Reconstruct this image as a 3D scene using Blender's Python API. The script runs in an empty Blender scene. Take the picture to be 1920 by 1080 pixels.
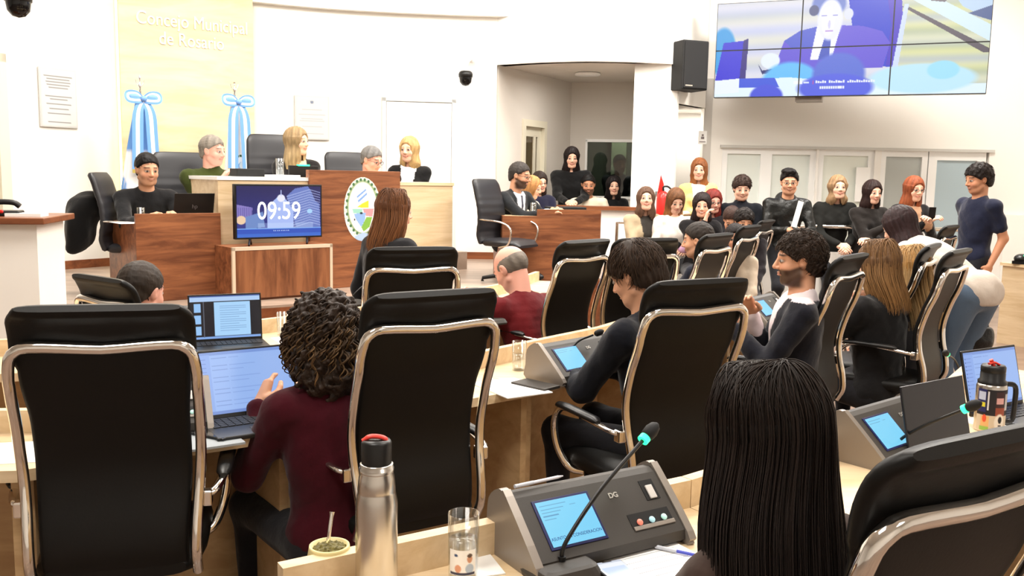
import bpy, bmesh, math, random
import numpy as np
from mathutils import Vector, Matrix
random.seed(7)
rng = np.random.default_rng(7)
SC = bpy.context.scene
COL = SC.collection
PI = math.pi
F_PX = 1700.0
PITCH = math.radians(7.04)
ROLL = math.radians(1.08)
CAM = Vector((0, 0, 1.6))

def lin(r, g, b, a=1.0):
    f = lambda c: (c/255.0)/12.92 if c <= 10.3 else (((c/255.0)+0.055)/1.055)**2.4
    return (f(r), f(g), f(b), a)

# ------------------------------------------------------------------ camera
_fw = Vector((0, math.cos(PITCH), -math.sin(PITCH)))
_u0 = Vector((0, math.sin(PITCH), math.cos(PITCH)))
_r0 = Vector((1, 0, 0))
_rt = _r0*math.cos(ROLL) + _u0*math.sin(ROLL)
_up = _u0*math.cos(ROLL) - _r0*math.sin(ROLL)
cd = bpy.data.cameras.new('camera')
cd.sensor_width = 36.0
cd.lens = 36.0*F_PX/1920.0
cd.clip_start = 0.05
cam = bpy.data.objects.new('camera', cd)
COL.objects.link(cam)
cam.matrix_world = Matrix.Translation(CAM) @ Matrix((_rt, _up, -_fw)).transposed().to_4x4()
SC.camera = cam

def ray(px, py):
    return _fw + _rt*((px-960)/F_PX) + _up*((540-py)/F_PX)
def at(px, py, Y):
    d = ray(px, py); return CAM + d*(Y/d.y)
def on(px, py, z):
    d = ray(px, py); return CAM + d*((z-CAM.z)/d.z)

# ------------------------------------------------------------------ view, world, room lamps
SC.view_settings.view_transform = 'Standard'
SC.view_settings.look = 'None'
SC.view_settings.gamma = 1.0
SC.view_settings.exposure = 0.0
SC.view_settings.use_curve_mapping = False
wd = bpy.data.worlds.new('world'); SC.world = wd
wd.use_nodes = True
wd.node_tree.nodes['Background'].inputs[0].default_value = (1.0, 0.97, 0.93, 1)
wd.node_tree.nodes['Background'].inputs[1].default_value = 0.35

def area(name, loc, size, power, col=(1, .95, .88), target=None, sy=None, spread=180):
    l = bpy.data.lights.new(name, 'AREA'); l.energy = power; l.color = col
    l.size = size
    if sy: l.shape = 'RECTANGLE'; l.size_y = sy
    l.spread = math.radians(spread)
    o = bpy.data.objects.new(name, l); COL.objects.link(o); o.location = loc
    if target is not None:
        d = Vector(target)-Vector(loc); o.rotation_euler = d.to_track_quat('-Z', 'Y').to_euler()
    return o
CEIL = 4.75
for i, (x, y, s, p) in enumerate([(-3.0, 7.6, 1.6, 148), (-.6, 8.8, 1.6, 128), (-2.0, 4.2, 1.4, 110), (.6, 5.6, 1.4, 100), (3.0, 7.4, 1.4, 130),
                                  (4.6, 9.4, 1.2, 230), (1.8, 2.6, 1.4, 80), (-1.2, .6, 1.4, 90), (1.6, 9.6, 1.2, 130), (3.6, -1.2, 1.4, 60)]):
    area('ceiling_lamp_light', (x, y, CEIL-.06), s, p)

# ------------------------------------------------------------------ materials
MATS = {}
def mat(name, col=(.8, .8, .8, 1), rough=.5, metal=0.0, spec=.5, emit=0, ecol=None, coat=0, alpha=None, trans=0, ior=1.45):
    if name in MATS: return MATS[name]
    m = bpy.data.materials.new(name); m.use_nodes = True
    b = m.node_tree.nodes['Principled BSDF']
    b.inputs['Base Color'].default_value = col
    b.inputs['Roughness'].default_value = rough
    b.inputs['Metallic'].default_value = metal
    b.inputs['Specular IOR Level'].default_value = spec
    b.inputs['Coat Weight'].default_value = coat
    b.inputs['Transmission Weight'].default_value = trans
    b.inputs['IOR'].default_value = ior
    if emit:
        b.inputs['Emission Color'].default_value = ecol or col
        b.inputs['Emission Strength'].default_value = emit
    m.diffuse_color = col
    MATS[name] = m
    return m
def nodes(m): return m.node_tree.nodes, m.node_tree.links, m.node_tree.nodes['Principled BSDF']
def bump(m, scale=(60, 60, 60), strength=.1, dist=.002, detail=4, coord='Object'):
    N, L, b = nodes(m)
    tc = N.new('ShaderNodeTexCoord'); mp = N.new('ShaderNodeMapping'); mp.inputs['Scale'].default_value = scale
    nz = N.new('ShaderNodeTexNoise'); nz.inputs['Scale'].default_value = 1; nz.inputs['Detail'].default_value = detail
    bp = N.new('ShaderNodeBump'); bp.inputs['Strength'].default_value = strength; bp.inputs['Distance'].default_value = dist
    L.new(tc.outputs[coord], mp.inputs[0]); L.new(mp.outputs[0], nz.inputs[0]); L.new(nz.outputs[0], bp.inputs['Height']); L.new(bp.outputs[0], b.inputs['Normal'])
    return m
def wood(name, c1, c2, scale, rough=.4, spec=.4):
    m = mat(name, c1, rough, spec=spec)
    N, L, b = nodes(m)
    tc = N.new('ShaderNodeTexCoord'); mp = N.new('ShaderNodeMapping'); mp.inputs['Scale'].default_value = scale
    nz = N.new('ShaderNodeTexNoise'); nz.inputs['Scale'].default_value = 1; nz.inputs['Detail'].default_value = 6; nz.inputs['Distortion'].default_value = .6
    nz.inputs['Roughness'].default_value = .62
    cr = N.new('ShaderNodeValToRGB'); e = cr.color_ramp.elements
    e[0].position = .36; e[0].color = c2; e[1].position = .64; e[1].color = c1
    L.new(tc.outputs['Object'], mp.inputs[0]); L.new(mp.outputs[0], nz.inputs[0]); L.new(nz.outputs[0], cr.inputs[0]); L.new(cr.outputs[0], b.inputs['Base Color'])
    return m
def attrmat(name, rough=.6, spec=.3, bs=None, streak=None, sheen=0, speck=None, emit=0):
    m = mat(name, (.5, .5, .5, 1), rough, spec=spec)
    N, L, b = nodes(m)
    at_ = N.new('ShaderNodeVertexColor'); at_.layer_name = 'Col'
    out = at_.outputs[0]
    if emit:
        b.inputs['Base Color'].default_value = (.01, .01, .01, 1)
        L.new(out, b.inputs['Emission Color']); b.inputs['Emission Strength'].default_value = emit
        return m
    tc = N.new('ShaderNodeTexCoord')
    if streak or speck:
        mp = N.new('ShaderNodeMapping'); mp.inputs['Scale'].default_value = streak or (speck, speck, speck)
        nz = N.new('ShaderNodeTexNoise'); nz.inputs['Scale'].default_value = 1; nz.inputs['Detail'].default_value = 3 if streak else 1
        L.new(tc.outputs['Object'], mp.inputs[0]); L.new(mp.outputs[0], nz.inputs[0])
        cr = N.new('ShaderNodeValToRGB'); e = cr.color_ramp.elements
        if streak: e[0].position = .35; e[0].color = (.45, .45, .45, 1); e[1].position = .66; e[1].color = (1.45, 1.4, 1.35, 1)
        else: e[0].position = .50; e[0].color = (.5, .5, .5, 1); e[1].position = .54; e[1].color = (11, 10.6, 9.8, 1)
        mx = N.new('ShaderNodeMix'); mx.data_type = 'RGBA'; mx.blend_type = 'MULTIPLY'; mx.inputs[0].default_value = 1
        L.new(out, mx.inputs[6]); L.new(cr.outputs[0], mx.inputs[7]); out = mx.outputs[2]
    L.new(out, b.inputs['Base Color'])
    if sheen: b.inputs['Sheen Weight'].default_value = sheen
    if bs:
        mp = N.new('ShaderNodeMapping'); mp.inputs['Scale'].default_value = bs[0]
        nz = N.new('ShaderNodeTexNoise'); nz.inputs['Scale'].default_value = 1; nz.inputs['Detail'].default_value = 4
        bp = N.new('ShaderNodeBump'); bp.inputs['Strength'].default_value = bs[1]; bp.inputs['Distance'].default_value = bs[2]
        L.new(tc.outputs['Object'], mp.inputs[0]); L.new(mp.outputs[0], nz.inputs[0]); L.new(nz.outputs[0], bp.inputs['Height']); L.new(bp.outputs[0], b.inputs['Normal'])
    return m

M_WALL = bump(mat('white_plaster', lin(240, 237, 231), .85, spec=.2), (40, 40, 40), .05)
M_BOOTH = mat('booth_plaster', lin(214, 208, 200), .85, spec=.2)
M_CEIL = mat('ceiling_white', lin(235, 234, 230), .9, spec=.1)
M_GREYWALL = mat('grey_plaster', lin(150, 148, 144), .85)
M_FLOOR = wood('floor_vinyl', lin(150, 128, 112), lin(120, 98, 84), (1.2, 5, 5), .32)
M_DAISF = wood('dais_floor_laminate', lin(172, 152, 136), lin(140, 122, 108), (1, 6, 6), .35)
M_REDWOOD = wood('riser_wood', lin(140, 84, 52), lin(104, 58, 34), (1.5, 9, 9), .35)
M_BROWN = wood('walnut_laminate', lin(158, 101, 66), lin(106, 62, 40), (1.6, 14, 14), .38)
M_BROWNV = wood('walnut_laminate_vertical', lin(150, 97, 64), lin(104, 62, 40), (14, 14, 1.6), .38)
M_MAPLE = wood('maple_laminate', lin(228, 205, 170), lin(210, 183, 143), (1.5, 16, 16), .36)
M_MAPLED = wood('maple_panel', lin(206, 174, 130), lin(184, 150, 108), (1.2, 12, 12), .45)
M_SLAT = wood('pale_oak_panel', lin(238, 222, 186), lin(226, 205, 160), (1.1, 1.1, 7), .5)
M_LEATHER = bump(mat('black_leather', lin(15, 14, 13), .45, spec=.28), (120, 120, 120), .25, .001)
M_MESH = bump(mat('black_backing_fabric', lin(22, 22, 20), .62, spec=.25), (300, 300, 300), .2, .0006)
M_CHROME = mat('chrome', (.82, .79, .75, 1), .09, 1.0)
M_STEEL = bump(mat('brushed_steel', (.62, .59, .55, 1), .26, 1.0), (4, 4, 200), .06, .0005)
M_BLK = mat('black_plastic', lin(18, 18, 19), .38)
M_BLKM = mat('matte_black', lin(14, 14, 15), .7)
M_GREYP = bump(mat('grey_metal_plate', lin(146, 138, 130), .4, .5), (90, 90, 90), .06)
M_DGREY = bump(mat('dark_grey_casing', lin(56, 52, 48), .5), (220, 220, 220), .25, .0006)
M_WHITE = mat('white_paint', lin(240, 240, 238), .45)
M_PAPER = mat('paper', lin(246, 245, 242), .8, spec=.1)
def clear(name, tint, refl=.12, pw=2.2):
    m = bpy.data.materials.new(name); m.use_nodes = True; N, L = m.node_tree.nodes, m.node_tree.links
    N.remove(N['Principled BSDF']); out = [n for n in N if n.type == 'OUTPUT_MATERIAL'][0]
    tr = N.new('ShaderNodeBsdfTransparent'); tr.inputs[0].default_value = tint
    gl = N.new('ShaderNodeBsdfGlossy'); gl.inputs['Roughness'].default_value = .03
    lw = N.new('ShaderNodeLayerWeight'); lw.inputs[0].default_value = .35; mp = N.new('ShaderNodeMath'); mp.operation = 'POWER'; mp.inputs[1].default_value = pw
    ml = N.new('ShaderNodeMath'); ml.operation = 'MULTIPLY_ADD'; ml.inputs[1].default_value = .7; ml.inputs[2].default_value = refl*.3
    mx = N.new('ShaderNodeMixShader')
    L.new(lw.outputs['Facing'], mp.inputs[0]); L.new(mp.outputs[0], ml.inputs[0]); L.new(ml.outputs[0], mx.inputs[0]); L.new(tr.outputs[0], mx.inputs[1]); L.new(gl.outputs[0], mx.inputs[2]); L.new(mx.outputs[0], out.inputs[0])
    MATS[name] = m; return m
M_GLASS = clear('clear_glass', (.95, .96, .96, 1), .15)
M_WATER = clear('water', (.93, .95, .96, 1), .25)
M_GREEN = mat('green_led', lin(60, 230, 160), .4, emit=2.2, ecol=lin(40, 235, 150))
M_RED = mat('red_plastic', lin(224, 62, 50), .4)
M_REDP = mat('red_paint', lin(206, 40, 34), .3)
M_SKIN = attrmat('skin', .5, .35)
M_CLOTH = attrmat('cloth', .85, .15, bs=((9, 9, 9), .55, .02), sheen=.15)
M_KNIT = attrmat('knit_cloth', .9, .1, bs=((16, 16, 16), .5, .012), sheen=.1)
M_NYLON = attrmat('shiny_cloth', .35, .4, bs=((14, 14, 14), .7, .02))
M_SPECK = attrmat('speckled_cloth', .85, .15, speck=42)
M_HAIR = attrmat('hair', .55, .22, bs=((90, 90, 12), .5, .004), streak=(85, 85, 7))
M_HAIRC = attrmat('curly_hair', .5, .35, bs=((70, 70, 70), .8, .006), streak=(55, 55, 55))
M_SCREEN = attrmat('lit_screen', .25, .5, emit=1.0)
M_PRINT = attrmat('printed_colour', .5, .3)

# ------------------------------------------------------------------ objects
def tag(o, label=None, cat=None, group=None, kind=None):
    if label: o['label'] = label
    if cat: o['category'] = cat
    if group: o['group'] = group
    if kind: o['kind'] = kind
    return o
def empty(name, loc=(0, 0, 0), rz=0, label=None, cat=None, group=None, scale=1):
    o = bpy.data.objects.new(name, None); COL.objects.link(o)
    o.empty_display_size = .1
    o.location = loc; o.rotation_euler = (0, 0, rz); o.scale = (scale,)*3
    return tag(o, label, cat, group)
def copy_tree(o, parent=None):
    c = o.copy(); COL.objects.link(c)
    if parent: c.parent = parent
    for ch in o.children: copy_tree(ch, c)
    return c

class MB:
    """collects shapes into one mesh"""
    def __init__(s): s.v = []; s.f = []; s.mi = []; s.sm = []; s.mats = []; s.c = {}
    def _m(s, m):
        if m not in s.mats: s.mats.append(m)
        return s.mats.index(m)
    def raw(s, vs, fs, m=None, smooth=False, col=None):
        o = len(s.v); k = s._m(m) if m else 0
        s.v += [tuple(v) for v in vs]
        for f in fs: s.f.append(tuple(i+o for i in f)); s.mi.append(k); s.sm.append(smooth)
        if col is not None: s.c[o] = (len(vs), col)
        return s
    def box(s, lo, hi, m=None, M=None, bev=0):
        lo = Vector(lo); hi = Vector(hi)
        if bev:
            bm = bmesh.new(); bmesh.ops.create_cube(bm, size=1)
            for v in bm.verts: v.co = Vector(((lo[i]+hi[i])/2 + v.co[i]*(hi[i]-lo[i]) for i in range(3)))
            bmesh.ops.bevel(bm, geom=bm.edges[:], offset=bev, segments=2, affect='EDGES', profile=.5)
            vs = [v.co.copy() for v in bm.verts]; fs = [[v.index for v in f.verts] for f in bm.faces]; bm.free()
        else:
            vs = [Vector((x, y, z)) for x in (lo.x, hi.x) for y in (lo.y, hi.y) for z in (lo.z, hi.z)]
            fs = [(0, 1, 3, 2), (4, 6, 7, 5), (0, 4, 5, 1), (2, 3, 7, 6), (0, 2, 6, 4), (1, 5, 7, 3)]
        if M is not None: vs = [M @ v for v in vs]
        return s.raw(vs, fs, m, False)
    def prism(s, poly, z0, z1, m=None, M=None, smooth=False):
        n = len(poly)
        a = sum(poly[i][0]*poly[(i+1) % n][1]-poly[(i+1) % n][0]*poly[i][1] for i in range(n))
        if a < 0: poly = poly[::-1]
        vs = [Vector((p[0], p[1], z0)) for p in poly]+[Vector((p[0], p[1], z1)) for p in poly]
        if M is not None: vs = [M @ v for v in vs]
        s.raw(vs, [tuple(range(n))[::-1], tuple(range(n, 2*n))], m)
        return s.raw(vs, [(i, (i+1) % n, n+(i+1) % n, n+i) for i in range(n)], m, smooth)
    def loft(s, secs, m=None, cap=True, smooth=True, closed=True):
        n = len(secs[0]); vs = [p for q in secs for p in q]; fs = []
        for i in range(len(secs)-1):
            for j in range(n if closed else n-1):
                a = i*n+j; b = i*n+(j+1) % n; fs.append((a, b, b+n, a+n))
        s.raw(vs, fs, m, smooth)
        if cap:
            s.raw(secs[0], [tuple(range(n))[::-1]], m); s.raw(secs[-1], [tuple(range(n))], m)
        return s
    def tube(s, pts, r, m=None, seg=10, closed=False, flat=1.0, cap=True):
        pts = [Vector(p) for p in pts]; n = len(pts)
        rs = r if isinstance(r, (list, tuple)) else [r]*n
        secs = []; prev = None
        for i, p in enumerate(pts):
            if closed: t = pts[(i+1) % n]-pts[i-1]
            else: t = pts[min(i+1, n-1)]-pts[max(i-1, 0)]
            if t.length < 1e-9: t = Vector((0, 0, 1))
            t.normalize()
            if prev is None:
                ref = Vector((0, 0, 1)) if abs(t.z) < .9 else Vector((0, 1, 0))
                nx = t.cross(ref).normalized()
            else:
                nx = (prev - t*prev.dot(t)); nx = nx.normalized() if nx.length > 1e-6 else t.orthogonal().normalized()
            prev = nx; ny = t.cross(nx)
            secs.append([p + (nx*math.cos(a)*rs[i] + ny*math.sin(a)*rs[i]*flat) for a in [2*PI*k/seg for k in range(seg)]])
        if closed: secs.append(secs[0]); cap = False
        return s.loft(secs, m, cap)
    def lathe(s, prof, c=(0, 0, 0), m=None, seg=24, M=None, smooth=True):
        secs = []
        for r, z in prof:
            q = [Vector((c[0]+r*math.cos(2*PI*k/seg), c[1]+r*math.sin(2*PI*k/seg), c[2]+z)) for k in range(seg)]
            if M is not None: q = [M @ v for v in q]
            secs.append(q)
        return s.loft(secs, m, prof[0][0] > 1e-5 or prof[-1][0] > 1e-5, smooth)
    def ball(s, c, r, m=None, M=None, seg=14):
        if not hasattr(r, '__len__'): r = (r, r, r)
        secs = []
        for i in range(1, seg//2*1+2):
            a = PI*i/(seg//2+2) - PI/2
            q = [Vector((c[0]+r[0]*math.cos(a)*math.cos(2*PI*k/seg), c[1]+r[1]*math.cos(a)*math.sin(2*PI*k/seg), c[2]+r[2]*math.sin(a))) for k in range(seg)]
            if M is not None: q = [M @ v for v in q]
            secs.append(q)
        return s.loft(secs, m)
    def build(s, name, m=None, parent=None, col=None, loc=None, rz=None, recalc=True):
        me = bpy.data.meshes.new(name)
        me.from_pydata([tuple(v) for v in s.v], [], s.f); me.update()
        if recalc:
            bm = bmesh.new(); bm.from_mesh(me); bmesh.ops.recalc_face_normals(bm, faces=bm.faces[:]); bm.to_mesh(me); bm.free()
        ms = s.mats or [m]
        if s.mats == [None] or not s.mats: ms = [m]
        for k in ms: me.materials.append(k or m)
        me.polygons.foreach_set('material_index', s.mi); me.polygons.foreach_set('use_smooth', s.sm)
        if s.c:
            ca = me.color_attributes.new('Col', 'FLOAT_COLOR', 'POINT'); arr = np.ones((len(s.v), 4), np.float32)
            for o, (n, c) in s.c.items(): arr[o:o+n] = c
            ca.data.foreach_set('color', arr.ravel())
        o = bpy.data.objects.new(name, me); COL.objects.link(o)
        if parent: o.parent = parent
        if loc is not None: o.location = loc
        if rz is not None: o.rotation_euler = (0, 0, rz)
        return o

def crom(pts, n=6, closed=False):
    P = [Vector(p) for p in pts]; out = []; N = len(P)
    for i in range(N if closed else N-1):
        p0 = P[i-1] if (closed or i > 0) else P[0]*2-P[1]
        p1 = P[i]; p2 = P[(i+1) % N]
        p3 = P[(i+2) % N] if (closed or i+2 < N) else P[-1]*2-P[-2]
        for k in range(n):
            t = k/n
            out.append(.5*((2*p1)+(p2-p0)*t+(2*p0-5*p1+4*p2-p3)*t*t+(3*p1-p0-3*p2+p3)*t**3))
    if not closed: out.append(P[-1])
    return out
def struct(name, mb, m=None): return tag(mb.build(name, m), kind='structure')
def text(name, s, size, M, m, parent=None, ext=.001, align='CENTER', bold=0, sx=1.0):
    c = bpy.data.curves.new(name, 'FONT'); c.body = s; c.size = size; c.extrude = ext; c.align_x = align; c.align_y = 'CENTER'; c.offset = bold
    o = bpy.data.objects.new(name, c); COL.objects.link(o)
    dg = bpy.context.evaluated_depsgraph_get()
    me = bpy.data.meshes.new_from_object(o.evaluated_get(dg)); bpy.data.objects.remove(o)
    me.materials.clear(); me.materials.append(m)
    me.transform(M @ Matrix.Diagonal((sx, 1, 1, 1)))
    q = bpy.data.objects.new(name, me); COL.objects.link(q)
    if parent: q.parent = parent
    return q
def frame(o, x, y):
    """matrix with the given origin, x and y axes (z = x cross y)"""
    x = Vector(x).normalized(); y = Vector(y); y = (y-x*y.dot(x)).normalized(); z = x.cross(y)
    return Matrix.Translation(Vector(o)) @ Matrix((x, y, z)).transposed().to_4x4()
def picture(name, img, w, h, M, parent, m=None):
    """flat colour print or lit screen: one vertex per cell of the painted array (row 0 = top)"""
    H, W = img.shape[:2]
    X, Y = np.meshgrid(np.linspace(-w/2, w/2, W), np.linspace(h/2, -h/2, H))
    R = np.array(M)[:3, :3]; T = np.array(M)[:3, 3]
    P = np.stack([X, Y, X*0], -1).reshape(-1, 3) @ R.T + T
    i = np.arange(H*W).reshape(H, W)
    Fq = np.stack([i[:-1, :-1], i[1:, :-1], i[1:, 1:], i[:-1, 1:]], -1).reshape(-1, 4)
    me = bpy.data.meshes.new(name); npmesh(me, P, Fq)
    ca = me.color_attributes.new('Col', 'FLOAT_COLOR', 'POINT')
    a = np.ones((H*W, 4), np.float32); c = np.clip(img.reshape(-1, 3), 0, 1)
    a[:, :3] = np.where(c <= .04045, c/12.92, ((c+.055)/1.055)**2.4)
    ca.data.foreach_set('color', a.ravel()); me.materials.append(m or M_SCREEN)
    o = bpy.data.objects.new(name, me); COL.objects.link(o); o.parent = parent
    return o
def npmesh(me, P, Fq):
    me.vertices.add(len(P)); me.vertices.foreach_set('co', np.asarray(P, np.float32).ravel())
    me.loops.add(len(Fq)*4); me.loops.foreach_set('vertex_index', np.asarray(Fq, np.int32).ravel())
    me.polygons.add(len(Fq)); me.polygons.foreach_set('loop_start', np.arange(0, len(Fq)*4, 4, dtype=np.int32))
    me.polygons.foreach_set('loop_total', np.full(len(Fq), 4, np.int32)); me.update(calc_edges=True)
# painters for pictures (values 0..1 sRGB, coordinates 0..1 from the top left)
def canvas(W, H, c): a = np.zeros((H, W, 3)); a[:] = np.array(c)/255.0; return a
def grid(a): H, W = a.shape[:2]; return np.meshgrid((np.arange(W)+.5)/W, (np.arange(H)+.5)/H)
def prect(a, x0, y0, x1, y1, c, al=1):
    X, Y = grid(a); m = (X >= x0) & (X <= x1) & (Y >= y0) & (Y <= y1); a[m] = a[m]*(1-al)+np.array(c)/255.0*al
def pell(a, cx, cy, rx, ry, c, soft=.15, al=1):
    X, Y = grid(a); d = np.sqrt(((X-cx)/rx)**2+((Y-cy)/ry)**2); m = (np.clip((1-d)/soft, 0, 1)*al)[..., None]; a[:] = a*(1-m)+np.array(c)/255.0*m
def ppoly(a, pts, c, al=1):
    X, Y = grid(a); ins = np.zeros(X.shape, bool); n = len(pts)
    for i in range(n):
        x0, y0 = pts[i]; x1, y1 = pts[(i+1) % n]
        if y0 == y1: continue
        cnd = ((y0 > Y) != (y1 > Y)) & (X < (x1-x0)*(Y-y0)/(y1-y0)+x0); ins ^= cnd
    a[ins] = a[ins]*(1-al)+np.array(c)/255.0*al

# ------------------------------------------------------------------ bodies: smooth implicit volumes turned into one surface
class Vol:
    def __init__(s, lo, hi, h):
        s.h = h; s.lo = np.array(lo, float)
        n = [max(4, int(math.ceil((hi[i]-lo[i])/h))+1) for i in range(3)]
        s.ax = [s.lo[i]+h*np.arange(n[i]) for i in range(3)]
        s.F = np.full(n, 1.0)
    def _sl(s, lo, hi):
        r = []
        for i in range(3):
            a = int(np.searchsorted(s.ax[i], lo[i])); b = int(np.searchsorted(s.ax[i], hi[i]))
            if b-a < 1: return None, None
            r.append(slice(max(a-1, 0), b+1))
        return tuple(r), (s.ax[0][r[0]][:, None, None], s.ax[1][r[1]][None, :, None], s.ax[2][r[2]][None, None, :])
    def cone(s, a, b, ra, rb, k=.02, sub=False, flat=None):
        a = np.array(a, float); b = np.array(b, float); m = max(ra, rb)+k+3*s.h
        sl, g = s._sl(np.minimum(a, b)-m, np.maximum(a, b)+m)
        if sl is None: return
        x, y, z = g; d = b-a; L = max(d@d, 1e-12)
        t = np.clip(((x-a[0])*d[0]+(y-a[1])*d[1]+(z-a[2])*d[2])/L, 0, 1)
        q = np.sqrt((x-a[0]-t*d[0])**2+(y-a[1]-t*d[1])**2+(z-a[2]-t*d[2])**2)-(ra+(rb-ra)*t)
        s._mix(sl, q, k, sub)
    def ell(s, c, r, k=.02, R=None, sub=False):
        c = np.array(c, float); r = np.array(r, float); m = r.max()+k+3*s.h
        sl, g = s._sl(c-m, c+m)
        if sl is None: return
        x, y, z = g[0]-c[0], g[1]-c[1], g[2]-c[2]
        if R is not None:
            x, y, z = (R[0, 0]*x+R[1, 0]*y+R[2, 0]*z), (R[0, 1]*x+R[1, 1]*y+R[2, 1]*z), (R[0, 2]*x+R[1, 2]*y+R[2, 2]*z)
        k0 = np.sqrt((x/r[0])**2+(y/r[1])**2+(z/r[2])**2); k1 = np.sqrt((x/r[0]**2)**2+(y/r[1]**2)**2+(z/r[2]**2)**2)+1e-9
        s._mix(sl, k0*(k0-1)/k1, k, sub)
    def _mix(s, sl, q, k, sub):
        A = s.F[sl]
        if sub: A = -A
        h = np.clip(k-np.abs(A-q), 0, None)/max(k, 1e-9); v = np.minimum(A, q)-h*h*k/4
        s.F[sl] = -v if sub else v
    def g(s): return s.ax[0][:, None, None], s.ax[1][None, :, None], s.ax[2][None, None, :]
    def mesh(s):
        F = s.F; ins = F < 0
        F = np.pad(F, 1, constant_values=1.0); ins = F < 0; o = s.lo-s.h
        nx, ny, nz = F.shape
        cs = np.zeros((nx-1, ny-1, nz-1)); acc = np.zeros((nx-1, ny-1, nz-1, 3))
        def sub(dx, dy, dz): return (slice(dx, nx-1+dx), slice(dy, ny-1+dy), slice(dz, nz-1+dz))
        for ax in range(3):
            for u in (0, 1):
                for w in (0, 1):
                    d0 = [0, 0, 0]; d0[(ax+1) % 3] = u; d0[(ax+2) % 3] = w; d1 = list(d0); d1[ax] = 1
                    a = F[sub(*d0)]; b = F[sub(*d1)]; m = (a < 0) != (b < 0)
                    t = np.where(m, a/np.where(m, a-b, 1), 0)
                    cs += m
                    for q in range(3): acc[..., q] += np.where(m, (d0[q] if q != ax else t), 0)
        act = cs > 0; idx = -np.ones(cs.shape, np.int64); idx[act] = np.arange(act.sum())
        ijk = np.argwhere(act); P = (ijk+acc[act]/cs[act][:, None])*s.h+o
        Q = []
        for ax in range(3):
            b1, b2 = (ax+1) % 3, (ax+2) % 3
            sa = [slice(None)]*3; sb = [slice(None)]*3; sa[ax] = slice(0, -1); sb[ax] = slice(1, None)
            A = ins[tuple(sa)]; B = ins[tuple(sb)]
            for flip in (0, 1):
                e = np.argwhere((A & ~B) if not flip else (~A & B))
                e = e[(e[:, b1] > 0) & (e[:, b2] > 0)]
                if not len(e): continue
                u = np.zeros(3, int); u[b1] = 1; w = np.zeros(3, int); w[b2] = 1
                c = [e-u-w, e-w, e, e-u]
                ok = np.ones(len(e), bool)
                for q in c: ok &= (q[:, 0] < nx-1) & (q[:, 1] < ny-1) & (q[:, 2] < nz-1)
                c = [idx[tuple(q[ok].T)] for q in c]
                if flip: c = c[::-1]
                Q.append(np.stack(c, 1))
        return P, np.concatenate(Q) if Q else np.zeros((0, 4), int)

def wob(P, f, seed=0):
    """smooth pseudo noise in about -1..1"""
    r = np.random.default_rng(seed); v = 0
    for k in range(5):
        d = r.normal(size=3); d /= np.linalg.norm(d); w = f*(1+.5*k*.6)
        v = v+np.sin(P[0]*d[0]*w+P[1]*d[1]*w+P[2]*d[2]*w+r.uniform(0, 6))
    return v/3.2

def addmesh(name, parts, m, parent, smooth=True, sm_it=0):
    P = []; Fq = []; C = []; o = 0
    for p, f, c in parts:
        P.append(p); Fq.append(f+o); o += len(p)
        cc = np.ones((len(p), 4), np.float32); cc[:, :3] = c if getattr(c, 'ndim', 1) == 2 else np.array(c)[:3]; C.append(cc)
    P = np.concatenate(P); Fq = np.concatenate(Fq); C = np.concatenate(C)
    me = bpy.data.meshes.new(name); npmesh(me, P, Fq)
    me.polygons.foreach_set('use_smooth', np.ones(len(Fq), bool))
    ca = me.color_attributes.new('Col', 'FLOAT_COLOR', 'POINT'); ca.data.foreach_set('color', C.ravel())
    me.materials.append(m)
    o = bpy.data.objects.new(name, me); COL.objects.link(o); o.parent = parent
    return o

def rotz(a): c, s = math.cos(a), math.sin(a); return np.array([[c, -s, 0], [s, c, 0], [0, 0, 1.0]])
def rotx(a): c, s = math.cos(a), math.sin(a); return np.array([[1.0, 0, 0], [0, c, -s], [0, s, c]])
def roty(a): c, s = math.cos(a), math.sin(a); return np.array([[c, 0, s], [0, 1.0, 0], [-s, 0, c]])

SK = {'fair': lin(232, 184, 158), 'mid': lin(214, 160, 128), 'tan': lin(192, 136, 104), 'pink': lin(228, 168, 148)}
def sstep(a, b, x): t = np.clip((x-a)/(b-a), 0, 1); return t*t*(3-2*t)

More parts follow.
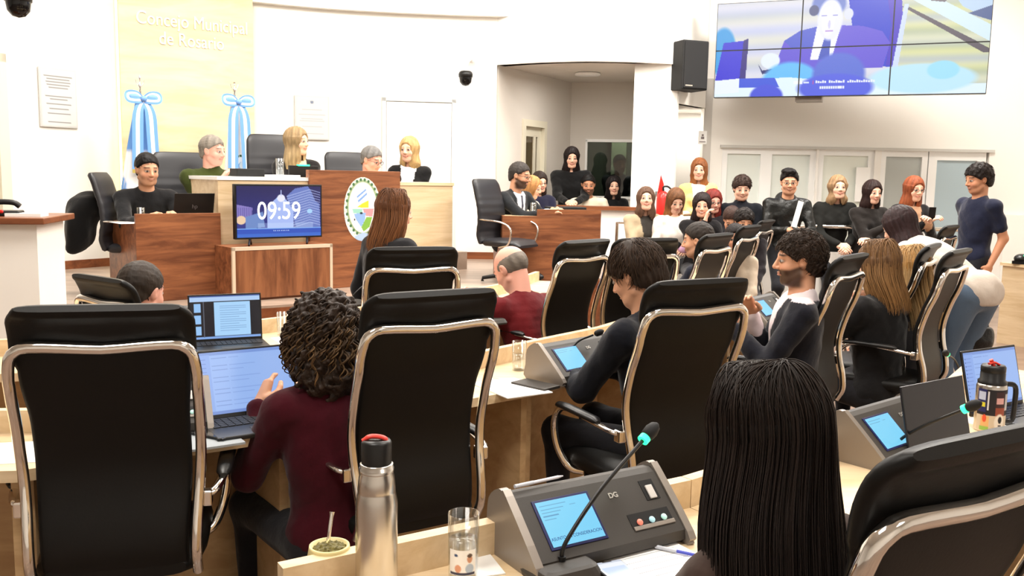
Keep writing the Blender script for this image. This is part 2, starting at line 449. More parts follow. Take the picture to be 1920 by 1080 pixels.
def head_mesh(h, skin, hairc, beard, sex, neck_to, brow=None, mouth='closed', browc=None):
    V = Vol((-.11, -.15, -.24), (.11, .15, .14), h)
    f = 1.0 if sex == 'm' else .95
    V.ell((0, -.014, .03), (.078*f, .098, .092), .01)
    V.ell((0, .026, -.028), (.061*f, .064, .084), .03)
    V.cone((-.028*f, .04, -.082), (.028*f, .04, -.082), .024*f, .024*f, .03)
    V.ell((0, .062, -.096), (.022, .018, .017), .02)
    for s in (-1, 1):
        V.ell((s*.038*f, .058, -.03), (.024, .022, .024), .02)
        V.cone((s*.058*f, -.0, -.06), (s*.03*f, .045, -.092), .016*f, .014, .025)
    V.cone((-.034, .074, .026), (.034, .074, .026), .0135 if sex == 'm' else .011, .0135 if sex == 'm' else .011, .015)
    for s in (-1, 1): V.ell((s*.031, .101, .004), (.019, .017, .013), .008, sub=True)
    for s in (-1, 1): V.ell((s*.031, .0775, .003), (.0145, .0135, .011), .003)
    V.cone((0, .086, .016), (0, .107 if sex == 'm' else .103, -.026), .0075, .0115, .01)
    for s in (-1, 1): V.ell((s*.0115, .094, -.031), (.0085, .01, .008), .006)
    V.cone((-.017, .084, -.053), (.017, .084, -.053), .0055, .0055, .005); V.ell((0, .09, -.053), (.016, .006, .0045), .004)
    V.ell((0, .0875, -.0635), (.017, .008, .0055), .004)
    if mouth == 'smile': V.ell((0, .098, -.058), (.02, .01, .003), .003, sub=True)
    for s in (-1, 1):
        V.ell((s*.078*f, -.008, -.004), (.010, .02, .031), .004, roty(s*.25)); V.ell((s*.087*f, .0, .0), (.006, .010, .016), .003, sub=True)
    nt = np.array(neck_to)
    V.cone((0, -.028, -.05), nt*np.array([1, 1, 1]), .054*f if sex == 'm' else .046, (.062 if sex == 'm' else .05), .02)
    P, Q = V.mesh(); x, y, z = P.T; ax = np.abs(x)
    C = np.tile(np.array(skin[:3]), (len(P), 1))
    def blend(m, c): C[:] = C*(1-m[:, None])+np.array(c)[:3]*m[:, None]
    fr = sstep(.03, .06, y)
    blend(.22*np.exp(-((ax-.042)**2+(z+.03)**2)/.0004)*fr, (.62, .18, .14))
    blend(.2*np.exp(-(x**2+(z+.032)**2)/.00015)*fr, (.6, .2, .15))
    e = 1.3*h/.004 if h > .004 else 1.2
    bw = np.array(hairc if browc is None else browc)[:3]*.7
    lipc = (.48, .13, .12) if sex == 'f' else (.46, .2, .16)
    w = .0055+h*.35
    blend(.85*sstep(.024+w, .024, ax)*sstep(w+.003, .002, np.abs(z+.058))*sstep(.07, .078, y), lipc)
    if mouth == 'smile': blend(.9*sstep(.02, .015, ax)*sstep(.006, .002, np.abs(z+.0575))*fr, (.85, .82, .76))
    by = .031-.10*np.clip(ax-.03, 0, 1)
    blend((.9 if sex == 'm' else .7)*sstep(w+.001, .0015, np.abs(z-by))*sstep(.01, .016, ax)*sstep(.056, .048, ax)*fr, bw)
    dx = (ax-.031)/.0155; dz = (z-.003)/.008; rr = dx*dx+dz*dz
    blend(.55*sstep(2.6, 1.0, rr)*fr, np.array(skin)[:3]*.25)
    blend(sstep(1.15, .75, rr)*fr*.95, (.50, .46, .43))
    blend(sstep(.0115, .007, np.sqrt((ax-.031)**2+(z-.003)**2))*sstep(1.2, .8, rr)*fr, (.035, .022, .015))
    if beard:
        lowm = sstep(-.028, -.045, z+ .35*np.clip(.05-y, 0, .05)*-1)*sstep(-.02, .02, y+.01)
        must = sstep(.034, .026, ax)*sstep(-.036, -.042, z)*fr
        bm_ = np.clip(np.maximum(lowm*sstep(.04, .055, np.hypot(x*1.0, (z+.052)*1.3)+.03*(z < -.066)+ .0), must), 0, 1)
        bm_ = np.maximum(lowm*np.where((ax < .028) & (z > -.052), 0, 1), must)*(1-sstep(.022, .016, ax)*sstep(.012, .007, np.abs(z+.058)))
        bm_ = bm_*sstep(-.135, -.11, z)
        blend(beard*bm_, np.array(hairc if browc is None else browc)[:3]*.75)
    return P, Q, C

def hair_vol(style, L, h, seed, sex, part=0, bang=.062):
    """hair volume around the head, in the head's own frame"""
    f = 1.0 if sex == 'm' else .95
    if style in ('short', 'quiff', 'buzz', 'messy', 'mop'):
        th = {'short': .011, 'quiff': .014, 'buzz': .006, 'messy': .019, 'mop': .021}[style]
        V = Vol((-.15, -.17, -.12), (.15, .17, .19), h)
        V.ell((0, -.016, .034), (.078+th, .098+th, .092+th*1.1), .01)
        V.ell((0, -.06, -.03), (.06+th*.6, .05+th*.8, .06), .03)
        if style == 'quiff': V.ell((0, .05, .115), (.058, .042, .026), .03); V.ell((.02, .0, .12), (.06, .06, .024), .03)
        x, y, z = V.g()
        if style in ('quiff', 'messy'):
            a = .006 if style == 'messy' else .004
            V.F = V.F+a*wob((x, y, z), 95, seed)*sstep(-.02, .05, z+0*x)
            V.F = V.F+a*.6*wob((x, y, z), 230, seed+1)
        elif style == 'mop': V.F = V.F+.0025*np.sin(np.arctan2(x, y+.03)*34+3*wob((x, y, z), 30, seed))*sstep(.12, .05, z+0*x)+.003*wob((x, y, z), 60, seed)
        else: V.F = V.F+.0022*wob((x, y, z), 220, seed)
        if style in ('short', 'quiff'): V.F = V.F+.006*sstep(.045, -.03, z+0*x)
        hl = {'messy': .054, 'mop': .054}.get(style, .077)-np.clip(.088-y, 0, .3)*.82
        hl = np.maximum(hl, -.075)+np.where((np.abs(x) > .06) & (y > -.02) & (y < .03), -.0, 0)
        V.F = np.maximum(V.F, (hl-z)*.8)
        # ear opening
        for s in (-1, 1): V.ell((s*.09, .0, -.012), (.03, .024, .034), .006, sub=True)
    elif style == 'fringe':      # bald crown, cropped sides
        V = Vol((-.12, -.15, -.1), (.12, .13, .12), h)
        V.ell((0, -.018, .02), (.081, .1, .085), .01)
        x, y, z = V.g(); V.F = V.F+.001*wob((x, y, z), 200, seed)
        V.F = np.maximum(V.F, z-.052-.0*x); V.F = np.maximum(V.F, np.maximum(y-.035, (-.075-z)))
        V.F = np.maximum(V.F, (.02-np.clip(.05-y, 0, .3)*.7)-z)
    elif style == 'curly':
        V = Vol((-.2, -.2, -L-.06), (.2, .2, .21), h)
        V.ell((0, -.02, .04), (.112, .122, .118), .01)
        V.ell((0, -.045, -.06), (.125, .10, .12), .05)
        V.ell((0, -.055, -L+.08), (.12, .085, .10), .05)
        x, y, z = V.g()
        V.F = V.F+.012*wob((x, y, z), 85, seed)+.009*wob((x, y, z), 170, seed+3)
        V.ell((0, .13, -.04), (.075, .09, .12), .02, sub=True)
    else:                         # long straight or wavy
        V = Vol((-.19, -.24, -L-.03), (.19, .17, .15), h)
        x, y, z = V.g()
        t = np.clip(-z, 0, None)
        V.ell((0, -.016, .032), (.078+.014, .098+.014, .092+.013), .01)
        wx = .086+.022*sstep(.02, .16, t)-.020*sstep(L*.55, L, t)
        wy = .094-.02*sstep(.08, L, t); yc = -.014-.035*sstep(.04, .3, t)
        wv = (.010*np.sin(z*38+x*20+seed) if style == 'wavy' else 0)
        q = (np.sqrt(((x+wv)/wx)**2+((y-yc)/wy)**2)-1)*np.minimum(wx, wy)
        q = np.maximum(q, z-.03); end = -L+.02*wob((x, y, z*0), 60, seed)
        q = np.maximum(q, (end-z)*.7)
        hh = np.clip(.03-np.abs(V.F-q), 0, None)/.03; V.F = np.minimum(V.F, q)-hh*hh*.03/4
        ang = np.arctan2(x, y+.02)
        V.F = V.F+.0022*np.sin(ang*46+5*np.sin(z*14+seed)+3*np.sin(ang*3))+.002*np.sin(ang*19+seed)
        V.cone((0, .112, .006), (0, .12, -L-.1), .062, .066, .02, sub=True)
        V.ell((0, .10, .0), (.058, .05, bang), .012, sub=True)
        if part: V.cone((part, .1, .115), (part*.7, -.02, .142), .006, .006, .008, sub=True)
        V.cone((0, -.0, -.1), (0, -.03, -.3), .05, .07, .01, sub=True)
    return V.mesh()

def hand_parts(V, w, d, n, side, s, curl, k=.004, spread=1.0, thumb=.7):
    """palm, four fingers with two bends each and a thumb leaving the palm's side"""
    d = d/np.linalg.norm(d); n = n-d*(n@d); n = n/np.linalg.norm(n); u = np.cross(d, n)*side   # u towards the thumb
    for a, r in ((.028, .0165), (.008, .017), (-.012, .016), (-.029, .0145)):
        V.cone(w+d*.012*s+u*a*.55*s, w+d*.085*s+u*a*s, .0165*s, r*.82*s, .012)
    for i, (a, ln, r) in enumerate(((.029, .072, .0092), (.010, .080, .0095), (-.010, .074, .009), (-.028, .058, .008))):
        c = curl*(1+.1*i); p = w+d*.088*s+u*a*s; ang = 0
        dv = d+u*(a*2.2*spread)
        dv /= np.linalg.norm(dv)
        for j, fr in enumerate((.45, .31, .24)):
            ang += c*(.75, .95, .6)[j]
            q = dv*math.cos(ang)+n*math.sin(ang)
            e = p+q*ln*fr*s; rr = r*s*(1-.1*j); V.cone(p, e, rr, rr*.93, k); p = e
    b = w+d*.02*s+u*.03*s; m = b+(d*.55+u*.7+n*.35)*.042*s; e = m+(d*.85+u*(.35-.5*thumb)+n*.4*thumb)*.03*s; t = e+(d*.95+u*(.1-.5*thumb)+n*.3*thumb)*.022*s
    V.cone(b, m, .0145*s, .0115*s, .01); V.cone(m, e, .0112*s, .0102*s, k); V.cone(e, t, .0102*s, .0088*s, k)

POSE = {'side': (.27, .03, -.52), 'lap': (.10, .30, -.43), 'desk': (.17, .40, -.30), 'deskin': (.05, .38, -.30), 'phone': (.05, .30, -.14), 'phonelow': (.055, .27, -.27),
        'chin': (.03, .17, .03), 'rail': (.045, .30, -.36), 'cross': (-.10, .21, -.27), 'type': (.10, .42, -.30), 'mouth': (.03, .15, .08), 'back': (.24, -.02, -.50)}
def ik(a, b, l1, l2, pole):
    d = b-a; D = np.linalg.norm(d)
    if D > (l1+l2)*.995: b = a+d/D*(l1+l2)*.995; d = b-a; D = np.linalg.norm(d)
    x = (l1*l1-l2*l2+D*D)/(2*D); h = math.sqrt(max(l1*l1-x*x, 0)); u = d/D
    p = pole-u*(pole@u); p /= max(np.linalg.norm(p), 1e-6)
    return a+u*x+p*h, b

PEOPLE = []
def person(label, px, py, Y, yaw=180, hyaw=0, hpitch=0, lean=5, floor=0.0, seat=True, sex='m', s=1.05, skin='mid', hair='short', hl=.26, hairc=(30, 22, 18),
           top=(25, 25, 28), mat_=None, inner=None, bottom=(30, 30, 34), arms=('desk', 'desk'), glasses=False, beard=0, fine=False, group=None, collar=None, zhair=None,
           sleeve='long', mouth='closed', side_lean=0, curl=.55, bulk=1.0, part=0, bang=.062, pole=None, htilt=0, hipback=None, hiprise=0, browc=None, hem=None, hood=False, palm=None, nk=1.0, tz=None):
    H = np.array(at(px, py, Y)); sk = SK[skin]
    hc = np.array(lin(*hairc)); tc = np.array(lin(*top))
    # pose in local space, unit scale s
    Tl = roty(math.radians(side_lean)) @ rotx(-math.radians(lean))
    sp = .50*s; up = Tl @ np.array([0, 0, 1.0])
    neck0 = up*sp
    hr = rotz(math.radians(hyaw)) @ rotx(-math.radians(hpitch)) @ roty(math.radians(htilt))
    hoff = Tl @ np.array([0, .028, .0])*s + (up*.35+np.array([0, 0, .65]))*.175*s*nk + np.array([0, .0012*lean*s, 0])
    head0 = neck0+hoff
    Z = H[2]-floor
    hipz = Z-head0[2]
    yr = math.radians(yaw); Rw = rotz(yr)
    root_xy = H[:2]-(Rw @ head0)[:2]
    root = empty('person', (root_xy[0], root_xy[1], floor), yr, label, 'person', group)
    hip = np.array([0, 0, hipz]); neck = hip+neck0; head = hip+head0
    shw = (.185 if sex == 'm' else .158)*s*(.5+.5*bulk)
    sh = [neck+Tl @ np.array([q*shw, .0, -.045*s]) for q in (-1, 1)]
    shm = (sh[0]+sh[1])/2
    arm = []
    for i, q in enumerate((-1, 1)):
        a = arms[i]; t = np.array(POSE[a] if isinstance(a, str) else a)*s
        t[0] *= q
        w = shm+t
        if tz is not None: w[2] = tz-floor
        pl = np.array(pole[i]) if pole is not None else np.array((q*.55, -.25, -1.0))
        e, w = ik(sh[i], w, .285*s, .255*s, pl)
        arm.append((sh[i], e, w))
    # legs
    leg = []
    for q in (-1, 1):
        hj = hip+np.array([q*.09*s, 0, 0])
        if seat: kn = hj+np.array([q*.05, .40*s, .02]); ft = np.array([kn[0], kn[1]-.02, .08]); kn[2] = max(min(kn[2], .56*s+.02), .3)
        else:
            ft = np.array([q*.10*s, (hipback or 0), .08]); kn, ft = ik(hj, ft, .43*s, .43*s, np.array([0, 1.0, 0]))
        leg.append((hj, kn, ft))
    b = bulk
    def torso(V, g, k=.05):
        V.ell(hip+np.array([0, 0, .02]), np.array([.155, .115, .12])*s*(.6+.4*b)+g, k, Tl)
        V.ell(hip+neck0*.42, np.array([.132*(.5+.5*b), .098*b, .17])*s+g, k, Tl)
        V.ell(hip+neck0*.70, np.array([.158, .108, .17])*s*(.7+.3*b)+g, k, Tl)
        if sex == 'f':
            for q in (-1, 1): V.ell(hip+neck0*.66+Tl @ np.array([q*.065, .085, 0])*s, np.array([.055, .045, .06])*s+g*.5, k)
        V.cone(sh[0]*.9+sh[1]*.1, sh[1]*.9+sh[0]*.1, .055*s+g, .055*s+g, k)
        V.cone(neck-up*.07*s, neck+up*.01*s, .08*s+g, .052*s+g, .05)
    def arms_(V, g, upto=1.0, k=.03):
        for a, e, w in arm:
            V.cone(a, e, .05*s*b+g, .040*s+g, k)
            if upto > 0: V.cone(e, e+(w-e)*upto, .038*s+g, .028*s+g, k)
    def legs_(V, g, to=1.0, k=.04):
        for a, kn, ft in leg:
            V.cone(a, kn, .082*s+g, .056*s+g, k)
            V.cone(kn, kn+(ft-kn)*to, .052*s+g, .038*s+g, k)
    pts = [hip, neck, sh[0], sh[1]]+[p for a in arm for p in a]+[p for l in leg for p in l]
    pts = np.array(pts); lo = pts.min(0)-.17; hi = pts.max(0)+.17
    # body: head and neck, hands, and the trunk and limbs under the clothes
    hh = .0034 if fine else .0056
    nt = hr.T @ ((neck-up*.03*s-head)/s)
    Ph, Qh, Ch = head_mesh(hh, sk, hc[:3], beard, sex, nt, mouth=mouth, browc=(np.array(lin(*browc)) if browc else None))
    parts = [((Ph*s) @ hr.T+head, Qh, Ch)]
    for i, (a, e, w) in enumerate(arm):
        q = (-1, 1)[i]
        st = .35 if sleeve == 'long' else 1.0
        a0 = w+(e-w)*st
        V = Vol(np.minimum(np.minimum(w, a0), e if sleeve == 'short' else w)-.15, np.maximum(np.maximum(w, a0), e if sleeve == 'short' else w)+.15, .0042 if fine else .0062)
        fd = (w-e)/np.linalg.norm(w-e)
        V.cone(a0, w, (.028+.010*st)*s, .0235*s, .01)
        if sleeve == 'short': V.cone(a, e, .044*s*b, .038*s, .02)
        pn = np.array(palm[i] if palm else (-q*.7, .1, -.7)); hand_parts(V, w, fd, pn, q, s, curl)
        P, Q = V.mesh(); c = np.tile(np.array(sk[:3]), (len(P), 1)); parts.append((P, Q, c))
    V = Vol(lo, hi, .02); torso(V, -.012*s); legs_(V, -.01*s)
    for a, e, w in arm: V.cone(a, e, .036*s, .03*s, .03); V.cone(e, w, .027*s, .021*s, .02)
    P, Q = V.mesh(); parts.append((P, Q, sk[:3]))
    body = addmesh('body', parts, M_SKIN, root)
    # clothes
    hc_ = .0095 if fine else .0125
    V = Vol(lo, hi, hc_); g = .010*s
    torso(V, g); arms_(V, g, .93 if sleeve == 'long' else (-1 if sleeve == 'short' else .9))
    if sleeve == 'short':
        V = Vol(lo, hi, hc_); torso(V, g)
        for a, e, w in arm: V.cone(a, a+(e-a)*.66, .042*s*b+g, .044*s+g, .05)
    if hood: V.ell(neck+Tl @ np.array([0, -.07, .01])*s, np.array([.11, .07, .07])*s, .03)
    if collar in ("crew","high","shirt"): V.cone(neck-up*.02*s, neck+up*(.05 if collar == 'high' else .02)*s, .066*s, .062*s, .015)
    x, y, z = V.g()
    V.F = V.F+.0045*s*wob((x, y, z), 32/s, int(px))+.0022*s*wob((x, y, z), 70/s, int(py))
    # neck opening and hem
    nn = neck+up*.055*s+Tl @ np.array([0, .02, 0])*s
    if collar != 'high': V.ell(nn+Tl @ np.array([0, .02, 0.0])*s, np.array([.075, .085, .048])*s, .01, sub=True)
    else: V.cone(neck+up*.04*s, neck+up*.12*s, .05*s, .06*s, .01, sub=True)
    zh = hip[2]-(hem if hem is not None else .06)*s
    V.F = np.maximum(V.F, (zh-z)+0*x+0*y)
    P, Q = V.mesh(); c = np.tile(tc[:3], (len(P), 1))
    if inner:
        T = (P-neck) @ Tl; f = (T[:, 1] > .03*s); dz = -T[:, 2]/s
        m = f & (np.abs(T[:, 0])/s < np.clip(.075-dz*.16, .0 if inner[1] == 'v' else .035, .08)) & (dz > -.2)
        c[m] = np.array(lin(*inner[0]))[:3]
        if inner[1] == 'tie': m2 = f & (np.abs(T[:, 0])/s < .016) & (dz > .0); c[m2] = (.02, .02, .04)
        if collar == 'shirt': m = (dz < -.005); c[m] = np.array(lin(*inner[0]))[:3]
    addmesh({'f': 'top', 'm': 'sweater'}[sex] if not inner else 'jacket', [(P, Q, c)], mat_ or M_CLOTH, root)
    V = Vol(np.array([lo[0], lo[1], 0.0]), np.array([hi[0], hi[1], hip[2]+.2]), .018)
    V.ell(hip+np.array([0, 0, .01]), np.array([.150, .112, .11])*s, .04, Tl); legs_(V, .004, .97)
    P, Q = V.mesh(); addmesh('trousers', [(P, Q, np.array(lin(*bottom))[:3])], M_CLOTH, root)
    sb = MB()
    for a, kn, ft in leg: sb.ball((ft[0], ft[1]+.07, .045), (.048, .135, .045), None, seg=12)
    sb.build('shoes', M_BLK, root)
    # hair
    if hair != 'none':
        Pq, Qq = hair_vol(hair, hl/s, (.0042 if fine else .0062), int(px) % 50, sex, part, bang)
        nz = np.clip(.5+.5*wob(tuple(Pq.T*np.array([1, 1, .25])[:, None]), 130, 3), 0, 1)[:, None]
        hcol = hc[:3]*(.75+.5*nz)
        if zhair is not None:
            t = sstep(.0, -hl*.8, Pq[:, 2])[:, None]; hcol = hcol*(1-t)+np.array(lin(*zhair))[:3]*(.75+.5*nz)*t
        addmesh('hair', [((Pq*s) @ hr.T+head, Qq, hcol)], M_HAIRC if hair == 'curly' else M_HAIR, root)
    if glasses:
        gb = MB()
        for q in (-1, 1):
            ring = [Vector((q*.031+.021*math.cos(a), .1-.006*abs(math.cos(a))*0, .002+.017*math.sin(a))) for a in [2*PI*k/16 for k in range(16)]]
            gb.tube(ring, .0017, None, 5, True)
            gb.tube([(q*.051, .099, .006), (q*.072, .07, .008), (q*.08, .0, .008)], .0016, None, 5)
        gb.tube([(-.01, .1, .004), (0, .104, .006), (.01, .1, .004)], .0017, None, 5)
        o = gb.build('glasses', M_BLK, root)
        o.data.transform(Matrix.Translation(Vector(head)) @ Matrix(hr.tolist()).to_4x4() @ Matrix.Diagonal((s, s, s, 1)))
    root['_'] = 0; del root['_']
    W = lambda p: Vector(Rw @ p)+Vector((root_xy[0], root_xy[1], floor))
    info = dict(root=root, head=W(head), hr=Rw @ hr, wrist=[W(a[2]) for a in arm], fdir=[Vector(Rw @ ((a[2]-a[1])/np.linalg.norm(a[2]-a[1]))) for a in arm], s=s, headl=head, hrl=hr, hip=W(hip), neck=W(neck))
    info['hair'] = hair; info['hc'] = hairc; PEOPLE.append(info)
    return info

# ================================================================== SETTING
DZ = .53                                  # dais floor height
def V2(px, Y): p = at(px, 330, Y); return Vector((p.x, p.y))
def XY(px, py, z): p = on(px, py, z); return Vector((p.x, p.y))
# hall floor
struct('floor', MB().box((-9, -4, -.1), (9, 16, 0)), M_FLOOR)
struct('ceiling', MB().box((-9, -4, CEIL), (9, 16, CEIL+.1)), M_CEIL)
struct('wall_rear', MB().box((-9, -4.1, 0), (9, -4, CEIL)), M_WALL)
# curved back wall (a strip with thickness)
wall_pts = [(-1300, 5.2), (-500, 7.0), (-150, 8.2), (0, 8.9), (110, 9.5), (230, 10.1), (350, 10.55), (472, 10.95), (600, 11.3), (720, 11.5), (848, 11.62), (925, 11.65)]
WP = [Vector(((px-960)/F_PX*Y*1.003, Y, 0)) for px, Y in wall_pts]
WC = crom(WP, 8)
def strip(mb, path, z0, z1, th, m=None, side=1):
    n = len(path); off = []
    for i, p in enumerate(path):
        t = (path[min(i+1, n-1)]-path[max(i-1, 0)]); t.z = 0; t.normalize()
        off.append(p+Vector((-t.y, t.x, 0))*th*side)
    secs = []
    for p, q in zip(path, off):
        secs.append([Vector((p.x, p.y, z0)), Vector((q.x, q.y, z0)), Vector((q.x, q.y, z1)), Vector((p.x, p.y, z1))])
    return mb.loft(secs, m, True, False)
struct('wall_back', strip(MB(), WC, 0, CEIL, .2), M_WALL)
def wall_at(px):
    """point and tangent on the curved wall in the direction of a pixel column"""
    k = (px-960)/F_PX*1.003
    for a, b in zip(WC[:-1], WC[1:]):
        fa = a.x-k*a.y; fb = b.x-k*b.y
        if fa <= 0 <= fb or (fa <= 0 and fb > 0):
            t = -fa/(fb-fa); p = a+(b-a)*t; d = (b-a).normalized(); return p, d
    return WC[-1], Vector((1, 0, 0))
seg = [p for p in WC if p.y > 5.4]
inset = lambda path, d: [p+Vector((t.y, -t.x, 0))*d for p, t in zip(path, [(path[min(i+1, len(path)-1)]-path[max(i-1, 0)]).normalized() for i in range(len(path))])]
struct('baseboard_back', strip(MB(), inset(seg, .018), DZ, DZ+.09, .02), M_REDWOOD)
# upper bulkhead: the wall steps forward above the curved line
blk = [Vector((p.x, p.y, 0)) for p in seg if p.x > -3.2]
path = inset(blk, .10)+[Vector((.9, 11.55, 0)), Vector((1.55, 11.3, 0))]
struct('trim_1', strip(MB(), path, 3.56, CEIL, .12), M_WALL)
# wall left of the chamber behind the camera and the far right
struct('wall_left', MB().box((-9.2, -4, 0), (-9, 16, CEIL)), M_WALL)
struct('wall_side', MB().box((7.4, -4, 0), (7.6, 16, CEIL)), M_WALL)

# ------------------------------------------------ booth, pillar and right wall
B0 = Vector((-.24, 11.65, 0)); PX0 = Vector((1.44, 11.25, 0)); PX1 = Vector((1.97, 11.25, 0))
bul = crom([B0, Vector((.25, 11.32, 0)), Vector((.85, 11.1, 0)), Vector((1.45, 11.1, 0)), PX1], 8)
SOF = 2.98; SILL = 1.25
mb = MB(); strip(mb, bul, SOF, CEIL, .16); strip(mb, bul[:-6], 0, SILL-.04, .16)
struct('wall_booth', mb, M_WALL)
ins = [p for p in bul[:-5]]
o = strip(MB(), inset([Vector((-.15, 11.6, 0))]+ins[3:], .05), SILL-.04, SILL, .32).build('counter_top', M_REDWOOD)
tag(o, 'curved wooden counter ledge along the front of the spectators booth', 'counter')
mb = MB(); mb.prism([(1.44, 11.25), (1.97, 11.25), (1.97, 11.75), (1.55, 11.75)], 0, CEIL)
struct('wall_pillar', mb, M_WALL)
# booth interior
K1 = Vector((.82, 13.6, 0)); K2 = Vector((2.1, 13.3, 0))
mb = MB()
d = (K1-B0).normalized(); 
def wallseg(mb, a, b, z0, z1, th=.1, side=1): strip(mb, [a, b], z0, z1, th, None, side)
A0 = B0+Vector((.02, .05, 0))
pa = A0+(K1-A0)*.30; pb = A0+(K1-A0)*.62
wallseg(mb, A0, pa, 0, SOF); wallseg(mb, pa, pb, 2.36, SOF); wallseg(mb, pb, K1, 0, SOF); wallseg(mb, pa, pb, 0, .3)
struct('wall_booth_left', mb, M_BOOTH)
w0 = K1+(K2-K1)*.20; w1 = K1+(K2-K1)*.80
mb = MB(); wallseg(mb, K1, w0, 0, SOF); wallseg(mb, w0, w1, 2.14, SOF); wallseg(mb, w0, w1, 0, 1.32); wallseg(mb, w1, K2, 0, SOF)
wallseg(mb, Vector((1.6, 11.7, 0)), Vector((2.1, 13.35, 0)), 0, SOF, .1, -1)
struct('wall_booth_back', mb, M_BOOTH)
mb = MB(); mb.prism([(-.3, 11.7), (.25, 11.38), (.85, 11.16), (1.45, 11.16), (2.0, 11.4), (2.2, 13.4), (.82, 13.8)], SOF, SOF+.05)
struct('ceiling_booth', mb, M_BOOTH)
lt = MB(); lt.lathe([(.0, 0), (.17, 0), (.17, .025), (.15, .035), (0, .035)], (.95, 12.3, SOF-.035), None); o = lt.build('ceiling_vent', M_WHITE); tag(o, 'round white fixture on the ceiling of the spectators booth', 'ceiling fixture')
lb = MB(); lb.box((.1, 11.8, DZ-.3), (2.0, 13.3, DZ-.25)); struct('floor_booth', lb, M_DAISF)
area('booth_lamp_light', (.9, 12.0, SOF-.08), .3, 14)
# booth door with a glazed slot
def orient(p, dirv): return Matrix.Translation(p) @ Matrix.Rotation(math.atan2(dirv.y, dirv.x), 4, 'Z')
dv = (K1-A0).normalized(); L = (pb-pa).length
E = empty('door_1', (0, 0, 0)); E['kind'] = 'structure'
Mx = orient(pa, dv)
mb = MB(); 
for x0, x1, z0, z1 in ((0, .07, .3, 2.36), (L-.07, L, .3, 2.36), (.07, L-.07, 2.27, 2.36)): mb.box((x0, -.03, z0), (x1, .13, z1), None, Mx)
mb.build('door_frame', mat('cream_paint', lin(222, 216, 196), .5), E)
mb = MB(); mb.box((.07, .03, .3), (.17, .07, 2.27), None, Mx); mb.box((L-.17, .03, .3), (L-.07, .07, 2.27), None, Mx); mb.box((.17, .03, 2.14), (L-.17, .07, 2.27), None, Mx); mb.box((.17, .03, .3), (L-.17, .07, 1.62), None, Mx)
mb.box((.17+.24, .03, 1.6), (.17+.30, .07, 2.16), None, Mx)
mb.build('door_leaf', mat('cream_paint'), E)
MB().box((.17, .045, 1.62), (L-.17, .055, 2.14), None, Mx).build('door_glass', clear('tinted_glass', lin(200, 186, 160), .2), E)
hb = MB().box((-.2, .9, .3), (L+.3, 1.0, 2.5), None, Mx); struct('wall_corridor', hb, mat('ochre_wall', lin(176, 128, 84), .8))
# booth window onto the dim room behind
E = empty('window_1'); E['kind'] = 'structure'
wd_ = (w1-w0).normalized(); L = (w1-w0).length; Mx = orient(w0, wd_)
mb = MB()
for b in ((-.03, -.02, 1.29, L+.03, .1, 1.33), (-.03, -.02, 2.12, L+.03, .1, 2.16), (-.03, -.02, 1.3, .0, .1, 2.15), (L, -.02, 1.3, L+.03, .1, 2.15)): mb.box(b[:3], b[3:], None, Mx)
mb.build('window_frame', M_WHITE, E)
MB().box((0, .04, 1.33), (L, .05, 2.12), None, Mx).build('window_pane', clear('dark_glass', lin(150, 156, 150), .35), E)
mb = MB(); mb.box((-.6, 1.6, 0), (1.8, 1.7, 2.9), None, Mx); mb.box((-.7, .12, 0), (-.6, 1.7, 2.9), None, Mx); mb.box((1.8, .12, 0), (1.9, 1.7, 2.9), None, Mx); mb.box((-.7, .12, 2.9), (1.9, 1.7, 3.0), None, Mx)
struct('wall_room_behind', mb, mat('dim_wall', lin(112, 118, 106), .8))
mb = MB().box((.18, 1.4, 0), (.42, 1.6, 2.9), None, Mx); area('back_room_fill', tuple(Mx @ Vector((.5, .9, 2.8))), .3, 45)  # the area light is an added fill so the figure behind the pane shows
struct('trim_2', mb, mat('pale_green_wall', lin(190, 204, 170), .8))

# right-hand wall with niche
N0 = PX1; N1 = Vector((2.46, 11.95, 0)); YW = 12.0
mb = MB(); strip(mb, [N0, N1], 2.52, CEIL, .1); struct('wall_niche', mb, M_WALL)
mb = MB(); strip(mb, [N0+Vector((.02, 0, 0)), Vector((2.2, 13.0, 0))], 0, 2.9, .1); strip(mb, [Vector((2.2, 13.0, 0)), Vector((2.7, 12.9, 0))], 0, 2.9, .1); strip(mb, [Vector((2.7, 12.9, 0)), Vector((2.46, 12.0, 0))], 0, 2.9, .1)
mb.prism([(1.97, 11.3), (2.46, 11.97), (2.8, 13), (2.1, 13.1)], 2.52, 2.6)
area('niche_fill', (2.4, 12.5, 2.5), .25, 16)  # added fill light, lifts the dark niche; not a known fixture
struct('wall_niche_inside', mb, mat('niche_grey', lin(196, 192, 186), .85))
def wx(px): return (px-960)/F_PX*YW*1.0
XL = wx(1345); XR = wx(1840)
mb = MB(); zt = 2.02; zb = .78
mb.box((N1.x, YW, 0), (XL, YW+.2, CEIL)); mb.box((XL, YW, zt), (XR, YW+.2, CEIL)); mb.box((XR, YW, 0), (7.4, YW+.2, CEIL)); mb.box((XL, YW, 0), (wx(1735), YW+.2, zb))
struct('wall_right', mb, M_WALL)
struct('baseboard_right', MB().box((XR+.02, YW-.02, 0), (7.4, YW, .1)), M_REDWOOD)
struct('trim_3', MB().box((XR+.25, YW-.06, 0), (7.4, YW-.0, 1.22)), M_WALL)
frost = [('frosted_glass', lin(222, 228, 222)), ('frosted_glass', lin(222, 228, 222)), ('frosted_glass_plain', lin(226, 230, 220)), ('frosted_glass_grey', lin(172, 176, 172)), ('frosted_glass_blue', lin(168, 186, 194))]
frames = [(1345, 1428, zb), (1428, 1520, zb), (1524, 1628, zb), (1640, 1728, zb), (1730, 1836, .05)]
